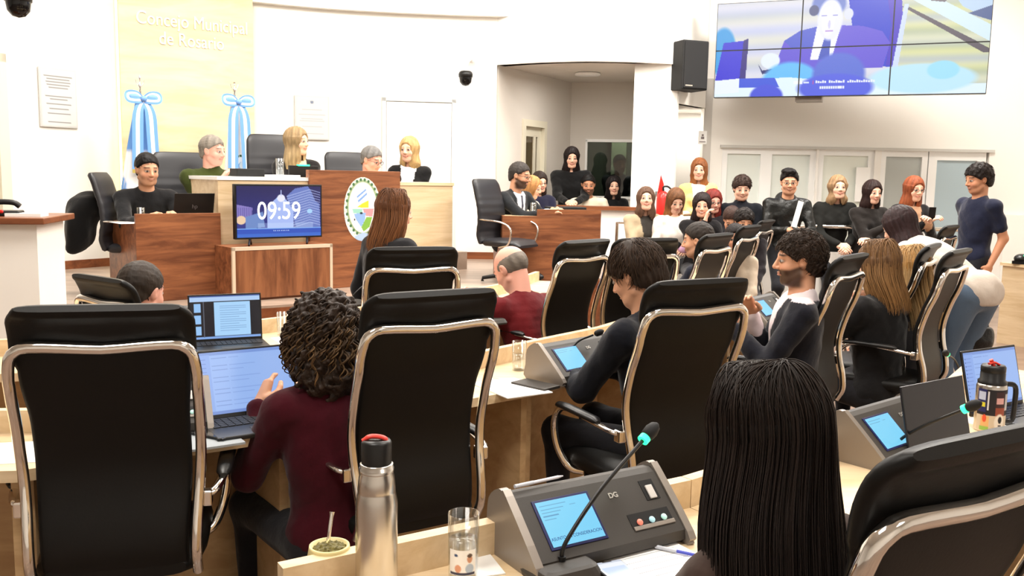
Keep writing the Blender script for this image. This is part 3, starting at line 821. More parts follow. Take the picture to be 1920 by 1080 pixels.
for i, (a, b, z0) in enumerate(frames):
    nm = 'window_%d' % (i+2) if i < 4 else 'door_2'
    E = empty(nm); E['kind'] = 'structure'
    x0, x1 = wx(a), wx(b); fw = .075 if i < 4 else .11; y0, y1 = YW+.02, YW+.09
    top = zt+.0
    mb = MB(); mb.box((x0, y0, z0), (x0+fw, y1, top)); mb.box((x1-fw, y0, z0), (x1, y1, top)); mb.box((x0+fw, y0, top-fw), (x1-fw, y1, top)); mb.box((x0+fw, y0, z0), (x1-fw, y1, z0+fw))
    mb.build('window_frame', M_WHITE, E)
    g = mat(frost[i][0], frost[i][1], .32, spec=.5)
    MB().box((x0+fw, y0+.03, z0+fw), (x1-fw, y0+.045, top-fw)).build('window_pane', g, E)
struct('trim_4', MB().box((wx(1628), YW-.01, zb), (wx(1640), YW+.1, zt)).box((wx(1520), YW-.01, zb), (wx(1524), YW+.1, zt)), M_WALL)
tk = MB(); tk.box((XL-.03, YW-.04, zt), (XR+.05, YW, zt+.035)); struct('trim_5', tk, mat('grey_track', lin(196, 194, 188), .5))
nb = MB().box((wx(1596), YW+.0, 1.35), (wx(1622), YW+.02, 1.8)); o = nb.build('paper_notice', M_PAPER); tag(o, 'pale blue-white paper notice taped to the third frosted window', 'notice')
mb = MB(); mb.box((XL, YW+.2, 0), (XR, YW+.3, zt)); struct('wall_behind_windows', mb, M_GREYWALL)

# ------------------------------------------------ dais platform
U = Vector((math.cos(math.radians(40)), math.sin(math.radians(40)), 0))       # along the dais furniture, to the right
Nn = Vector((U.y, -U.x, 0))                                                     # towards the hall
def DF(px, py): p = on(px, py, DZ); return Vector((p.x, p.y, 0))
base = DF(400, 560)
e0 = base-U*6.0+Nn*.16; e1 = base+U*.3+Nn*.75
edge = [Vector((-9, 2.8, 0)), base-U*3+Nn*.25, base-U*1.2+Nn*.28, base+U*.2+Nn*.62, base+U*1.6+Nn*.75, Vector((-.3, 8.6, 0)), Vector((.9, 9.6, 0)), Vector((1.5, 10.4, 0)), Vector((1.9, 11.3, 0))]
poly = [(p.x, p.y) for p in edge]+[(.9, 11.6), (-.2, 11.7)]+[(p.x, p.y) for p in reversed(WC)]+[(-9, 5.0)]
mb = MB(); mb.prism(poly, 0, DZ-.02)
mb2 = MB(); mb2.prism(poly, DZ-.02, DZ)
struct('dais_riser', mb, M_REDWOOD); struct('dais_floor', mb2, M_DAISF)

# ------------------------------------------------ wall panel, letters, strip light
pl, tl = wall_at(230); pr, tr = wall_at(472)
pn = Vector(((pr-pl).normalized().y, -(pr-pl).normalized().x, 0)); pd = (pr-pl).normalized(); PLn = (pr-pl).length
pp = [q for q in WC if pl.x < q.x < pr.x]
bow = max((q-pl).dot(-pn) for q in pp)
o0 = pl+pn*.14; o1 = pr+pn*.14
mb = MB(); strip(mb, [o0, o1], DZ, CEIL, .04); o = mb.build('wall_panel', M_SLAT); tag(o, kind='structure'); o.name = 'trim_6'
strip(MB(), [o0-pn*.06-pd*.012, o0-pn*.06+pd*.012], DZ, CEIL, .03)
o = MB().box((-.012, 0, DZ), (.012, .02, CEIL-.05), None, orient(o0-pn*.075-pd*.005, pd)).build('led_strip', mat('warm_strip_light', lin(255, 235, 150), .4, emit=5, ecol=lin(255, 228, 120)))
tag(o, 'warm glowing strip light running up the left edge of the pale panel', 'strip light')
def on_panel(px, py):
    r = ray(px, py); c = o0+pn*.005
    t = (c-CAM).dot(pn)/r.dot(pn); return CAM+r*t
E = empty('wall_lettering', on_panel(360, 60), 0, 'raised white letters reading Concejo Municipal de Rosario on the pale panel', 'lettering')
M_LET = mat('white_letters', lin(244, 244, 242), .35)
Rm = lambda p: frame(p, pd, (0, 0, 1))
a1 = on_panel(363, 44); a2 = on_panel(360, 78)
for t_, p_, s_ in (('Concejo Municipal', a1, .20), ('de Rosario', a2, .20)):
    q = text('letters', t_, s_, Rm(p_-E.location), M_LET, E, .008, sx=.82)
# ------------------------------------------------ plaques
def plaque(px, py, w, h, label, off=.03, sub=None):
    p, t = wall_at(px); n = Vector((t.y, -t.x, 0)); r = ray(px, py); c = p+n*off
    k = (c-CAM).dot(n)/r.dot(n); c = CAM+r*k
    E = empty('wall_plaque', c, 0, label, 'plaque')
    Mq = frame((0, 0, 0), t, (0, 0, 1))
    MB().box((-w/2, -h/2, -.02), (w/2, h/2, 0), None, Mq, .004).build('plate', M_PLQ, E)
    im = canvas(40, 60, (206, 206, 204)); r_ = np.random.default_rng(px)
    for y in ([.12, .17, .22, .27, .32, .47, .52, .60, .68, .76, .92] if sub else [.3, .42, .52, .56, .7, .86]):
        w_ = r_.uniform(.25, .40); prect(im, .5-w_, y, .5+w_, y+.018, (120, 120, 122) if sub else (170, 172, 176))
    if not sub: pell(im, .5, .13, .06, .04, (120, 130, 150))
    picture('engraving', im, w-.03, h-.03, Mq @ Matrix.Translation((0, 0, .002)), E, M_PRINT)
M_PLQ = mat('plaque_metal', lin(200, 200, 198), .4, .3)
plaque(110, 184, .42, .60, 'grey engraved metal plaque on the curved wall left of the flags', sub=1)
plaque(585, 221, .42, .53, 'pale engraved plaque on the white wall behind the presiding woman')
# white door in the back wall
p, t = wall_at(783); n = Vector((t.y, -t.x, 0)); E = empty('door_3', (0, 0, 0)); E['kind'] = 'structure'
Mq = orient(p+n*.02, t)
mb = MB(); mb.box((-.46, -.02, DZ), (-.41, .0, 2.54), None, Mq); mb.box((.41, -.02, DZ), (.46, .0, 2.54), None, Mq); mb.box((-.46, -.02, 2.50), (.46, .0, 2.56), None, Mq); mb.build('door_frame', mat('grey_white_paint', lin(214, 216, 214), .5), E)
MB().box((-.405, -.012, DZ), (.405, 0, 2.49), None, Mq).build('door_leaf', M_WHITE, E)
# door frame at the far left
p, t = wall_at(8); E = empty('door_4', (0, 0, 0)); E['kind'] = 'structure'; n = Vector((t.y, -t.x, 0)); Mq = orient(p+n*.03, t)
mb = MB(); mb.box((-.06, -.05, DZ), (.05, .03, 2.68), None, Mq); mb.box((-1.0, -.05, 2.60), (.05, .03, 2.68), None, Mq); mb.build('door_frame', mat('cream_paint'), E)
MB().box((-1.0, -.0, DZ), (-.06, .03, 2.60), None, Mq).build('door_leaf', mat('cream_door', lin(238, 234, 222), .5), E)

# ------------------------------------------------ dome cameras, speaker, sign, video wall
def dome(px, py, Y, label, wall=True):
    c = at(px, py, Y); E = empty('dome_camera', c, 0, label, 'security camera')
    MB().lathe([(0, -.105), (.04, -.095), (.07, -.06), (.078, -.01), (.078, .0)], (0, 0, 0), None, 20).build('dome', mat('smoked_dome', lin(10, 10, 12), .08), E)
    MB().lathe([(.078, 0), (.085, .0), (.088, .035), (.08, .06), (.06, .075), (0, .08)], (0, 0, 0), None, 20).build('housing', M_BLK, E)
    mb = MB()
    if wall: mb.tube(crom([(0, 0, .07), (0, 0, .14), (.02, .06, .2), (.05, .2, .26)], 5), .026, None, 10); mb.ball((.06, .26, .27), (.05, .04, .07))
    else: mb.tube([(0, 0, .07), (0, 0, CEIL-c.z)], .022, None, 10)
    mb.build('bracket', M_WHITE, E)
dome(873, 145, 11.3, 'black dome camera on a white bracket left of the spectators booth')
dome(34, 3, 6.2, 'black dome camera hanging at the top left corner', False)
sp_ = at(1291, 125, 11.25); E = empty('wall_speaker', sp_, math.radians(22), 'black loudspeaker box mounted on the wall left of the video wall', 'speaker')
mb = MB(); mb.box((-.19, -.17, -.29), (.17, .17, .29), None, None, .015); mb.build('cabinet', M_BLKM, E)
MB().box((-.17, -.18, -.27), (.15, -.168, .27), None, None, .004).build('grille', bump(mat('speaker_grille', lin(26, 26, 27), .8), (400, 400, 400), .5), E)
MB().box((-.15, -.183, -.25), (-.05, -.18, -.235)).build('badge', M_CHROME, E)
MB().box((-.05, .17, -.05), (.05, .55, .05)).build('bracket', M_BLK, E)
o = MB().ball((0, 0, 0), (.02, .02, .03)).tube(crom([(0, 0, 0), (.02, .05, -.05), (0, .1, -.2)], 4), .006, None, 6).build('wall_sensor', M_BLK); o.location = at(1288, 50, 11.5); tag(o, 'small dark sensor with cable on the wall above the loudspeaker', 'sensor')
E = empty('wall_sign', at(1317, 258, 11.96), 0, 'small white pictogram sign on the wall below the loudspeaker', 'sign')
MB().box((-.055, -.012, -.085), (.055, .0, .085), None, None, .003).build('plate', M_WHITE, E)
mb = MB(); mb.ball((0, -.014, .03), (.014, .003, .014)); mb.box((-.02, -.015, -.02), (.02, -.012, .012)); mb.box((-.04, -.015, -.06), (.04, -.012, -.05)); mb.build('pictogram', mat('sign_grey', lin(120, 110, 110), .6), E)
# video wall: six panels
vl = at(1338, 183, 11.3); vr = at(1849, 176, 10.15)
vr.z = vl.z = (vl.z+vr.z)/2
vd = (vr-vl).normalized(); VW = (vr-vl).length; VH = VW*9/16*2/3; vn = Vector((vd.y, -vd.x, 0))
E = empty('video_wall', (vl+vr)/2, 0, 'large video wall of six joined screens showing a person at a desk in blue tones', 'video wall')
Mq = frame((0, 0, 0), vd, (0, 0, 1))
MB().box((-VW/2+.25, .04, -.45), (VW/2-.25, VH-.1, -.1), None, Mq).build('mounting_rack', M_BLK, E)
im = canvas(480, 180, (206, 204, 232))
X, Y = grid(im)
im[:] = np.stack([.83+.04*np.sin(Y*34+X*2), .84+.03*np.sin(Y*34+X*2), .88+.04*np.sin(Y*27)], -1)
m = (X > .68)[..., None]; im[:] = np.where(m, np.stack([.80+.05*np.sin(Y*46), .82+.04*np.sin(Y*46), .70+.06*np.sin(Y*31)], -1), im)
ppoly(im, [(.69, 0), (.78, 0), (1, .34), (1, .50)], (214, 236, 250)); ppoly(im, [(.69, .12), (.71, .12), (1, .56), (1, .60), (.98, .60)], (92, 84, 96)); ppoly(im, [(.80, 0), (.86, 0), (.84, .10), (.79, .08)], (110, 100, 110))
ppoly(im, [(.86, 0), (1, 0), (1, .3), (.9, .15)], (190, 214, 240)); ppoly(im, [(.92, .22), (1, .15), (1, .3)], (80, 100, 150))
pell(im, .03, .52, .055, .28, (60, 160, 226)); ppoly(im, [(.03, .42), (.13, .4), (.12, .82), (.0, .84)], (54, 50, 214)); ppoly(im, [(.11, .4), (.13, .38), (.125, .8), (.10, .82)], (50, 40, 130))
ppoly(im, [(.50, .0), (.67, 0), (.70, .25), (.69, .72), (.56, .7), (.52, .3)], (38, 62, 206)); ppoly(im, [(.64, 0), (.69, .05), (.70, .3), (.68, .7), (.65, .7), (.66, .3)], (70, 52, 196)); ppoly(im, [(.70, .1), (.715, .1), (.69, .74), (.67, .74)], (206, 220, 255))
ppoly(im, [(.24, .66), (.27, .42), (.33, .32), (.42, .27), (.56, .30), (.63, .36), (.66, .48), (.64, .72), (.3, .74)], (98, 84, 214)); ppoly(im, [(.27, .42), (.33, .32), (.40, .28), (.38, .5), (.3, .5)], (74, 92, 206))
ppoly(im, [(.39, .28), (.48, .28), (.45, .62), (.37, .62)], (240, 240, 255)); ppoly(im, [(.42, .40), (.445, .40), (.44, .62), (.40, .62)], (60, 84, 190))
pell(im, .43, .06, .068, .15, (112, 132, 204)); pell(im, .437, .22, .050, .23, (232, 234, 255)); pell(im, .43, .24, .026, .16, (255, 255, 255), .6); prect(im, .405, .17, .425, .185, (150, 150, 214)); prect(im, .445, .17, .465, .185, (150, 150, 214)); prect(im, .42, .33, .45, .345, (190, 160, 220)); pell(im, .435, .27, .006, .05, (206, 204, 244)); pell(im, .375, .12, .02, .06, (70, 80, 130)); pell(im, .505, .17, .018, .06, (220, 224, 255))
pell(im, .22, .62, .04, .09, (230, 240, 255)); ppoly(im, [(.17, .64), (.19, .72), (.24, .70), (.24, .74), (.19, .76)], (30, 40, 110))
pell(im, .30, .86, .12, .24, (100, 190, 250)); ppoly(im, [(.0, .82), (.3, .8), (.62, .9), (1.0, .9), (1, 1), (0, 1)], (226, 244, 255)); pell(im, .78, .84, .2, .16, (190, 232, 255)); pell(im, .85, .76, .06, .1, (160, 224, 250))
ppoly(im, [(.10, .80), (.24, .80), (.26, .9), (.10, .9)], (60, 90, 220)); ppoly(im, [(.0, .82), (.1, .8), (.1, .95), (0, .97)], (236, 244, 255)); pell(im, .21, 1.0, .07, .14, (70, 84, 220))
pell(im, .48, .78, .105, .24, (86, 110, 214)); pell(im, .47, .92, .15, .16, (80, 96, 226))
prect(im, .315, .84, .345, .87, (240, 246, 255)); prect(im, .35, .85, .37, .865, (220, 230, 255)); prect(im, .385, .84, .388, .88, (230, 60, 90))
for k in range(26):
    if k not in (5, 13): prect(im, .395+k*.0085, .84+.004*(k % 3), .4015+k*.0085, .868, (236, 242, 255))
for k in range(11): prect(im, .412+k*.0085, .90, .4185+k*.0085, .925, (236, 242, 255))
for r_ in range(2):
    for c_ in range(3):
        w = VW/3; h = VH/2; cx = -VW/2+(c_+.5)*w; cy = (1-r_+.5)*h
        B = MB().box((cx-w/2, cy-h/2, -.1), (cx+w/2, cy+h/2, 0), None, Mq).build('screen_panel', M_BLK, E)
        picture('picture', im[r_*90:(r_+1)*90, c_*160:(c_+1)*160], w-.014, h-.014, Mq @ Matrix.Translation((cx, cy, .003)), B, M_SCREEN)
mb = MB(); mb.box((-VW/2+.95, -.05, -.3), (-VW/2+1.25, 0.02, -.1), None, Mq); mb.build('cable_box', M_GREYP, E)
# ceiling lamps
LL = ['above the left of the dais', 'above the centre of the dais', 'above the second row left', 'above the bald man', 'above the rows at right', 'in front of the right wall windows', 'above the bearded man\'s row', 'above the nearest empty chair', 'in front of the booth', 'behind the camera at right']
for (x, y), l_ in zip([(-3.0, 7.6), (-.6, 8.8), (-2.0, 4.2), (.6, 5.6), (3.0, 7.4), (4.6, 9.4), (1.8, 2.6), (-1.2, .6), (1.6, 9.6), (3.6, -1.2)], LL):
    E = empty('ceiling_lamp', (x, y, CEIL-.03), 0, 'square white ceiling light panel '+l_, 'ceiling lamp', 'light panels in the ceiling')
    MB().box((-.62, -.62, 0), (.62, .62, .03)).build('frame', M_WHITE, E)
    MB().box((-.58, -.58, -.008), (.58, .58, 0)).build('diffuser', mat('lamp_diffuser', (1, 1, 1, 1), .5, emit=6, ecol=(1, .95, .88, 1)), E)

# ================================================================== FURNITURE OF THE DAIS
def dbox(mb, o, w, d, z0, z1, m=None, bev=0):
    """box with its front left corner at o, along U (width) and away from the hall (depth)"""
    Mx = Matrix.Translation(Vector((o.x, o.y, 0))) @ Matrix.Rotation(math.radians(40), 4, 'Z')
    return mb.box((0, 0, z0), (w, d, z1), m, Mx, bev)
def at_col(px, p0, d):
    """distance along d from p0 to the vertical plane seen at column px"""
    k = (px-960)/F_PX
    return (k*p0.y-p0.x)/(d.x-k*d.y)
A40 = math.radians(40)
# left desk
c1 = DF(400, 558); t0 = at_col(252, c1, U); t1 = at_col(412, c1, U)
ld = c1+U*t0; W1 = t1-t0
E = empty('dais_desk', (ld.x, ld.y, DZ), A40, 'walnut desk on the dais at the left where the man in black sits', 'desk')
zt1 = at(300, 402, ld.y).z-DZ
MB().box((0, 0, 0), (W1, .03, zt1), None, None, .003).build('front_panel', M_BROWN, E)
MB().box((0, .03, 0), (.03, .72, zt1-.08)).build('side_panel', M_BROWN, E)
MB().box((W1-.03, .03, 0), (W1, .72, zt1-.08)).build('side_panel', M_BROWN, E)
MB().box((0.03, .03, zt1-.11), (W1-.03, .72, zt1-.08)).build('desktop', M_MAPLE, E)
LDZ = DZ+zt1-.08
def dl(o, x, y, z): return Vector((o.x, o.y, 0))+U*x-Nn*y+Vector((0, 0, z))
# television cabinet
tc_ = DF(437, 567); tw = at_col(621, tc_, U); zc = at(437, 465, tc_.y).z-DZ
E = empty('tv_cabinet', (tc_.x, tc_.y, DZ), A40, 'low walnut cabinet with pale edging standing under the television', 'cabinet')
MB().box((0, .02, 0), (tw, .38, zc)).build('carcass', M_BROWN, E)
MB().box((.02, 0, .02), (tw-.02, .02, zc-.02)).build('front_panel', M_BROWNV, E)
mb = MB()
for b in ((0, -.004, 0, .025, .022, zc), (tw-.025, -.004, 0, tw, .022, zc), (0, -.004, zc-.025, tw, .022, zc+.003)): mb.box(b[:3], b[3:])
mb.build('edge_trim', mat('pale_edge', lin(214, 196, 172), .4), E)
TVO = tc_
# television
Eo = dl(tc_, 0, .19, 0)
tl_ = at_col(437, Eo, U); tr_ = at_col(600, Eo, U); TW = tr_-tl_; TH = TW*.575
tcn = Eo+U*((tl_+tr_)/2); zc2 = DZ+zc
E = empty('television', (tcn.x, tcn.y, zc2+.003), A40, 'flat television on the cabinet showing 09:59 over a night city view', 'television')
MB().box((-TW/2, -.02, .05), (TW/2, .03, .05+TH), None, None, .005).build('casing', M_BLK, E)
for q in (-1, 1):
    MB().tube([(q*TW*.33-.05, -.09, .004), (q*TW*.33, 0, .06), (q*TW*.33+.05, .09, .004)], .009, None, 6).build('foot', M_BLK, E)
im = canvas(200, 112, (24, 24, 84)); X, Y = grid(im)
im[:] = np.stack([.10+.10*Y, .10+.14*Y, .34+.25*Y], -1)
ppoly(im, [(.58, .2), (.68, .05), (.84, .0), (.88, .1), (.93, .3), (.98, .35), (.99, .85), (.7, .85), (.62, .4)], (104, 124, 196))
for k in range(14): ppoly(im, [(.58, .20+k*.05), (.86, .06+k*.05), (.99, .12+k*.05), (.99, .135+k*.05), (.86, .08+k*.05), (.58, .22+k*.05)], (176, 190, 234), .7)
ppoly(im, [(.0, .36), (.18, .42), (.17, .62), (.0, .7)], (136, 124, 196))
for k in range(7): prect(im, .015+k*.024, .42, .025+k*.024, .62, (90, 84, 160), .7)
ppoly(im, [(.35, .45), (.42, .30), (.47, .22), (.55, .22), (.60, .32), (.66, .5), (.66, .84), (.35, .84)], (170, 190, 246)); pell(im, .515, .24, .05, .08, (236, 236, 250)); prect(im, .512, .08, .52, .2, (190, 200, 250))
pell(im, .05, .66, .06, .09, (240, 206, 170)); pell(im, .86, .50, .035, .05, (170, 214, 255)); ppoly(im, [(.1, .6), (.3, .5), (.32, .8), (.1, .84)], (110, 140, 200))
prect(im, 0, .82, 1, 1, (44, 84, 190)); prect(im, 0, .82, 1, .835, (120, 170, 240)); prect(im, .0, .93, 1, 1, (58, 108, 206))
for k in range(9): prect(im, .42+k*.022, .87, .43+k*.022, .885, (190, 214, 250))
prect(im, .24, .72, .9, .83, (206, 226, 255), .35)
picture('screen', im, TW-.03, TH-.03, frame((0, -.0225, .05+TH/2), (1, 0, 0), (0, 0, 1)), E)
text('clock_digits', '09:59', TH*.46, frame((-.01*TW, -.026, .05+TH*.50), (1, 0, 0), (0, 0, 1)), mat('white_digits', (1, 1, 1, 1), .5, emit=1.4), E, .0005, bold=.0, sx=.86)
# light maple side post of the central desk and central desk
c0 = dl(tc_, -.02, .42, 0)
def ccol(px): return at_col(px, c0, U)
xa, xb, xc, xd = ccol(408), ccol(576), ccol(745), ccol(846)
E = empty('presiding_desk', (c0.x, c0.y, DZ), A40, 'tall walnut and maple presiding desk in the centre of the dais with an oval crest', 'desk')
z_l = at(500, 332, (c0+U*(xa+xb)*.5).y).z-DZ; z_r = at(660, 320, (c0+U*(xb+xc)*.5).y).z-DZ
MB().box((xa, 0, 0), (xb, .04, z_l-.03)).build('front_panel', M_MAPLE, E)
MB().box((xa, .04, 0), (xa+.04, .7, z_l-.03)).build('side_panel', M_MAPLE, E)
MB().box((xa-.01, -.01, z_l-.03), (xb, .66, z_l)).build('counter', M_WHITE, E)
MB().box((xb, -.03, 0), (xc, .04, z_r), None, None, .003).build('crest_panel', M_BROWN, E)
MB().box((xb, .04, z_r-.16), (xc, .7, z_r-.13)).build('desktop', M_MAPLE, E)
MB().box((xc-.04, .04, 0), (xc, .7, z_r-.16)).build('side_panel', M_BROWN, E)
PDL = DZ+z_l; PDR = DZ+z_r-.13
z_m = at(800, 342, (c0+U*xd).y).z-DZ
E2 = empty('side_counter', (c0.x, c0.y, DZ), A40, 'pale maple counter right of the presiding desk in front of the standing blonde woman', 'counter')
MB().box((xc+.005, 0, 0), (xd, .04, z_m-.03)).build('front_panel', M_MAPLE, E2)
MB().box((xc+.005, -.01, z_m-.03), (xd+.01, .6, z_m)).build('counter_top', M_MAPLE, E2)
MB().box((xd-.04, .04, 0), (xd, .6, z_m-.03)).build('side_panel', M_MAPLE, E2)
# crest
xcr = ccol(675); H_ = z_r; zc_ = at(675, 392, (c0+U*xcr).y).z-DZ
wc, hc2 = .40, .60
im = canvas(90, 130, (238, 242, 236)); 
pell(im, .5, .48, .50, .5, (240, 244, 238), .02)
pell(im, .5, .47, .44, .44, (150, 172, 132), .06); pell(im, .5, .47, .385, .40, (236, 242, 238), .05)
for k in range(26):
    a = 2*PI*k/26; pell(im, .5+.43*math.cos(a), .47+.43*math.sin(a), .035, .026, (70, 110, 74)); pell(im, .5+.475*math.cos(a+.12), .47+.465*math.sin(a+.12), .022, .018, (214, 226, 190))
pell(im, .5, .66, .29, .21, (244, 246, 246), .05)
ppoly(im, [(.34, .30), (.58, .18), (.62, .27), (.38, .40)], (120, 160, 220)); ppoly(im, [(.35, .33), (.59, .21), (.605, .24), (.365, .365)], (236, 242, 250))
ppoly(im, [(.34, .47), (.48, .41), (.66, .36), (.66, .48)], (240, 206, 60))
ppoly(im, [(.22, .49), (.80, .49), (.80, .50), (.22, .51)], (150, 196, 170)); ppoly(im, [(.22, .49), (.5, .49), (.48, .56), (.25, .56)], (150, 206, 190)); ppoly(im, [(.5, .49), (.80, .49), (.76, .62), (.55, .6)], (226, 150, 156))
ppoly(im, [(.26, .57), (.58, .55), (.56, .66), (.46, .78), (.32, .66)], (140, 176, 226)); ppoly(im, [(.46, .78), (.6, .62), (.76, .62), (.68, .78), (.52, .85)], (128, 178, 76)); pell(im, .46, .56, .04, .018, (40, 50, 60)); pell(im, .28, .66, .02, .02, (40, 50, 60))
ppoly(im, [(.28, .92), (.5, .86), (.76, .9), (.7, 1), (.3, 1)], (170, 196, 226))
C = empty('crest', (0, 0, 0)); bpy.data.objects.remove(C)
cm = MB(); ell = [(wc/2*math.cos(2*PI*k/40), hc2/2*math.sin(2*PI*k/40)) for k in range(40)]
cm.prism(ell, -.02, .0, None, frame((xcr, -.03, zc_), (1, 0, 0), (0, 0, 1))); cr = cm.build('crest', mat('crest_edge', lin(206, 214, 190), .5), E)
# print clipped to the oval
Mq = frame((xcr, -.0325, zc_), (1, 0, 0), (0, 0, 1)); Hh, Ww = im.shape[:2]
oo = picture('crest_print', im, wc, hc2, Mq, cr, M_PRINT)
bm = bmesh.new(); bm.from_mesh(oo.data); Mi = Mq.inverted()
kill = [f for f in bm.faces if ((lambda c: (c.x/(wc/2))**2+(c.y/(hc2/2))**2 > 1.0)(Mi @ f.calc_center_median()))]
bmesh.ops.delete(bm, geom=kill, context='FACES'); bm.to_mesh(oo.data); bm.free()

# right desk of the bearded man
q0 = on(942, 402, 1.30); q0 = at(942, 402, 9.25); q0.z = 0
w_s = at_col(1130, q0, U)
zt3 = at(1010, 393, 9.5).z-DZ
E = empty('dais_desk', (q0.x, q0.y, DZ), math.radians(8), 'walnut desk right of the dais where the bearded man in a dark suit sits', 'desk')
WR = (1130-942)/F_PX*9.3
MB().box((0, 0, 0), (WR, .03, zt3-.06), None, None, .003).build('front_panel', M_BROWN, E)
MB().box((WR*.35, .0, zt3-.06), (WR, .03, zt3+.01)).build('raised_screen', M_BROWN, E)
MB().box((0, .03, 0), (.03, .72, zt3-.06)).build('side_panel', M_BROWN, E); MB().box((WR-.03, .03, 0), (WR, .72, zt3-.06)).build('side_panel', M_BROWN, E)
MB().box((.03, .03, zt3-.09), (WR-.03, .72, zt3-.06)).build('desktop', M_MAPLE, E)
RDZ = DZ+zt3-.06; RDO = q0

# far left counter
p0 = on(70, 410, 1.30)
Yl = 5.6; xr_ = (66-960)/F_PX*Yl; ztl = at(60, 408, Yl).z
E = empty('side_lectern', (xr_, Yl, 0), math.radians(12), 'tall white counter with a brown top at the left edge', 'counter')
MB().box((-1.2, 0, 0), (0, .6, ztl-.04)).build('body', M_WALL, E)
MB().box((-1.25, -.06, ztl-.04), (.06, .66, ztl), None, None, .006).build('top', M_REDWOOD, E)
LLZ = ztl
# right-hand staff desk
rb = XY(1868, 642, 0); zr = at(1875, 492, rb.y).z
E = empty('staff_desk', (rb.x, rb.y, 0), math.radians(-62), 'pale maple staff desk by the right edge in front of the white wall', 'desk')
MB().box((0, 0, .0), (2.2, .03, zr-.03)).build('front_panel', M_MAPLE, E)
MB().box((-.02, -.02, zr-.03), (2.2, .7, zr)).build('desktop', M_MAPLE, E)
MB().box((0, .03, 0), (.03, .68, zr-.03)).build('side_panel', M_MAPLE, E)
RSD = rb; RSZ = zr

# ================================================================== COUNCILLORS' DESKS
def row(pts, depth, labels, zt=.75, up=.075, split=()):
    P = [Vector((p[0], p[1], 0)) for p in pts]; n = len(P); Q = []
    for i in range(n):
        t = (P[min(i+1, n-1)]-P[max(i-1, 0)]).normalized(); Q.append(P[i]+Vector((-t.y, t.x, 0))*depth)
    for i in range(n-1):
        a, b, c, d_ = P[i], P[i+1], Q[i+1], Q[i]
        E = empty('curved_desk', (a.x, a.y, 0), 0, labels[i], 'desk', None)
        L = lambda v: Vector((v.x-a.x, v.y-a.y)) 
        mixp = lambda p, q, t: L(p+(q-p)*t)
        g = .0012
        MB().prism([mixp(a, b, g), mixp(b, a, g), mixp(c, d_, g), mixp(d_, c, g)], zt-.035, zt, None).build('worktop', M_MAPLE, E)
        k = .035/depth
        f = lambda p, q, t: p+(q-p)*t
        a2, b2 = f(d_, a, k), f(c, b, k)
        MB().prism([mixp(a2, b2, g), mixp(b2, a2, g), mixp(c, d_, g), mixp(d_, c, g)], zt, zt+up, None).build('upstand', M_MAPLE, E)
        MB().prism([mixp(a2, b2, .03), mixp(b2, a2, .03), mixp(c, d_, .03), mixp(d_, c, .03)], .06, zt-.035, None).build('modesty_panel', M_MAPLED, E)
        for (p, q, s) in ((a, d_, b), (b, c, a)):
            t = (s-p).normalized()*.03
            p_ = f(p, q, .10); 
            MB().prism([L(p_), L(p_+t), L(q+t), L(q)], 0, zt-.035, None).build('side_panel', M_MAPLED, E)
    return P, Q
R1P, R1Q = row([(-.15, 1.24), (.80, 1.84), (1.85, 2.72), (2.7, 3.9)], .58,
    ['nearest maple desk segment, carrying the steel thermos and the conference unit', 'maple desk segment in front of the long dark haired woman', 'maple desk segment at the right edge carrying the sticker covered flask'])
R2P, R2Q = row([(-2.2, 2.35), (-1.38, 2.47), (-.72, 2.93), (.10, 3.60), (.80, 4.45), (1.35, 5.35), (1.75, 6.3)], .43,
    ['maple desk segment at the far left behind the nearest empty chair', 'maple desk segment left of the curly haired woman with the phone on it', 'maple desk segment in front of the curly haired woman', 'maple desk segment in front of the man in the dark sweater',
     'maple desk segment beside the bearded man in the navy blazer', 'maple desk segment beyond the bearded man in the navy blazer'])
R3P, R3Q = row([(-2.7, 3.45), (-1.95, 3.72), (-1.30, 4.15), (-.72, 4.76), (-.14, 5.55), (.32, 6.4), (.60, 7.3)], .43,
    ['third row maple desk segment at the far left', 'third row maple desk segment in front of the small dark haired figure', 'third row maple desk segment carrying the open laptop by the television cabinet', 'third row maple desk segment in front of the walnut cabinet', 'third row maple desk segment in front of the bald man',
     'farthest third row maple desk segment towards the spectators booth'])
# front barrier rail by the standing spectators
ra = at(1500, 411, 10.5); rb_ = at(1662, 428, 10.3); rc = at(1500, 411, 10.5)-Vector((2.1, -.1, 0))
rd = rb_+Vector((1.0, .0, 0)); zr_ = 1.09
E = empty('barrier_rail', (ra.x, ra.y, 0), 0, 'chrome barrier rail with white panel in front of the standing spectators', 'railing')
pts = [Vector((p.x-ra.x, p.y-ra.y, zr_)) for p in (rc, ra, rb_, rd)]
MB().tube(pts, .024, None, 10).build('handrail', M_CHROME, E)
for p in pts: MB().tube([(p.x, p.y, 0), (p.x, p.y, zr_)], .02, None, 8).build('post', M_CHROME, E)
mb = MB()
for a, b in zip(pts[:-1], pts[1:]): strip(mb, [a, b], .1, .80, .02)
mb.build('infill_panel', M_WALL, E)

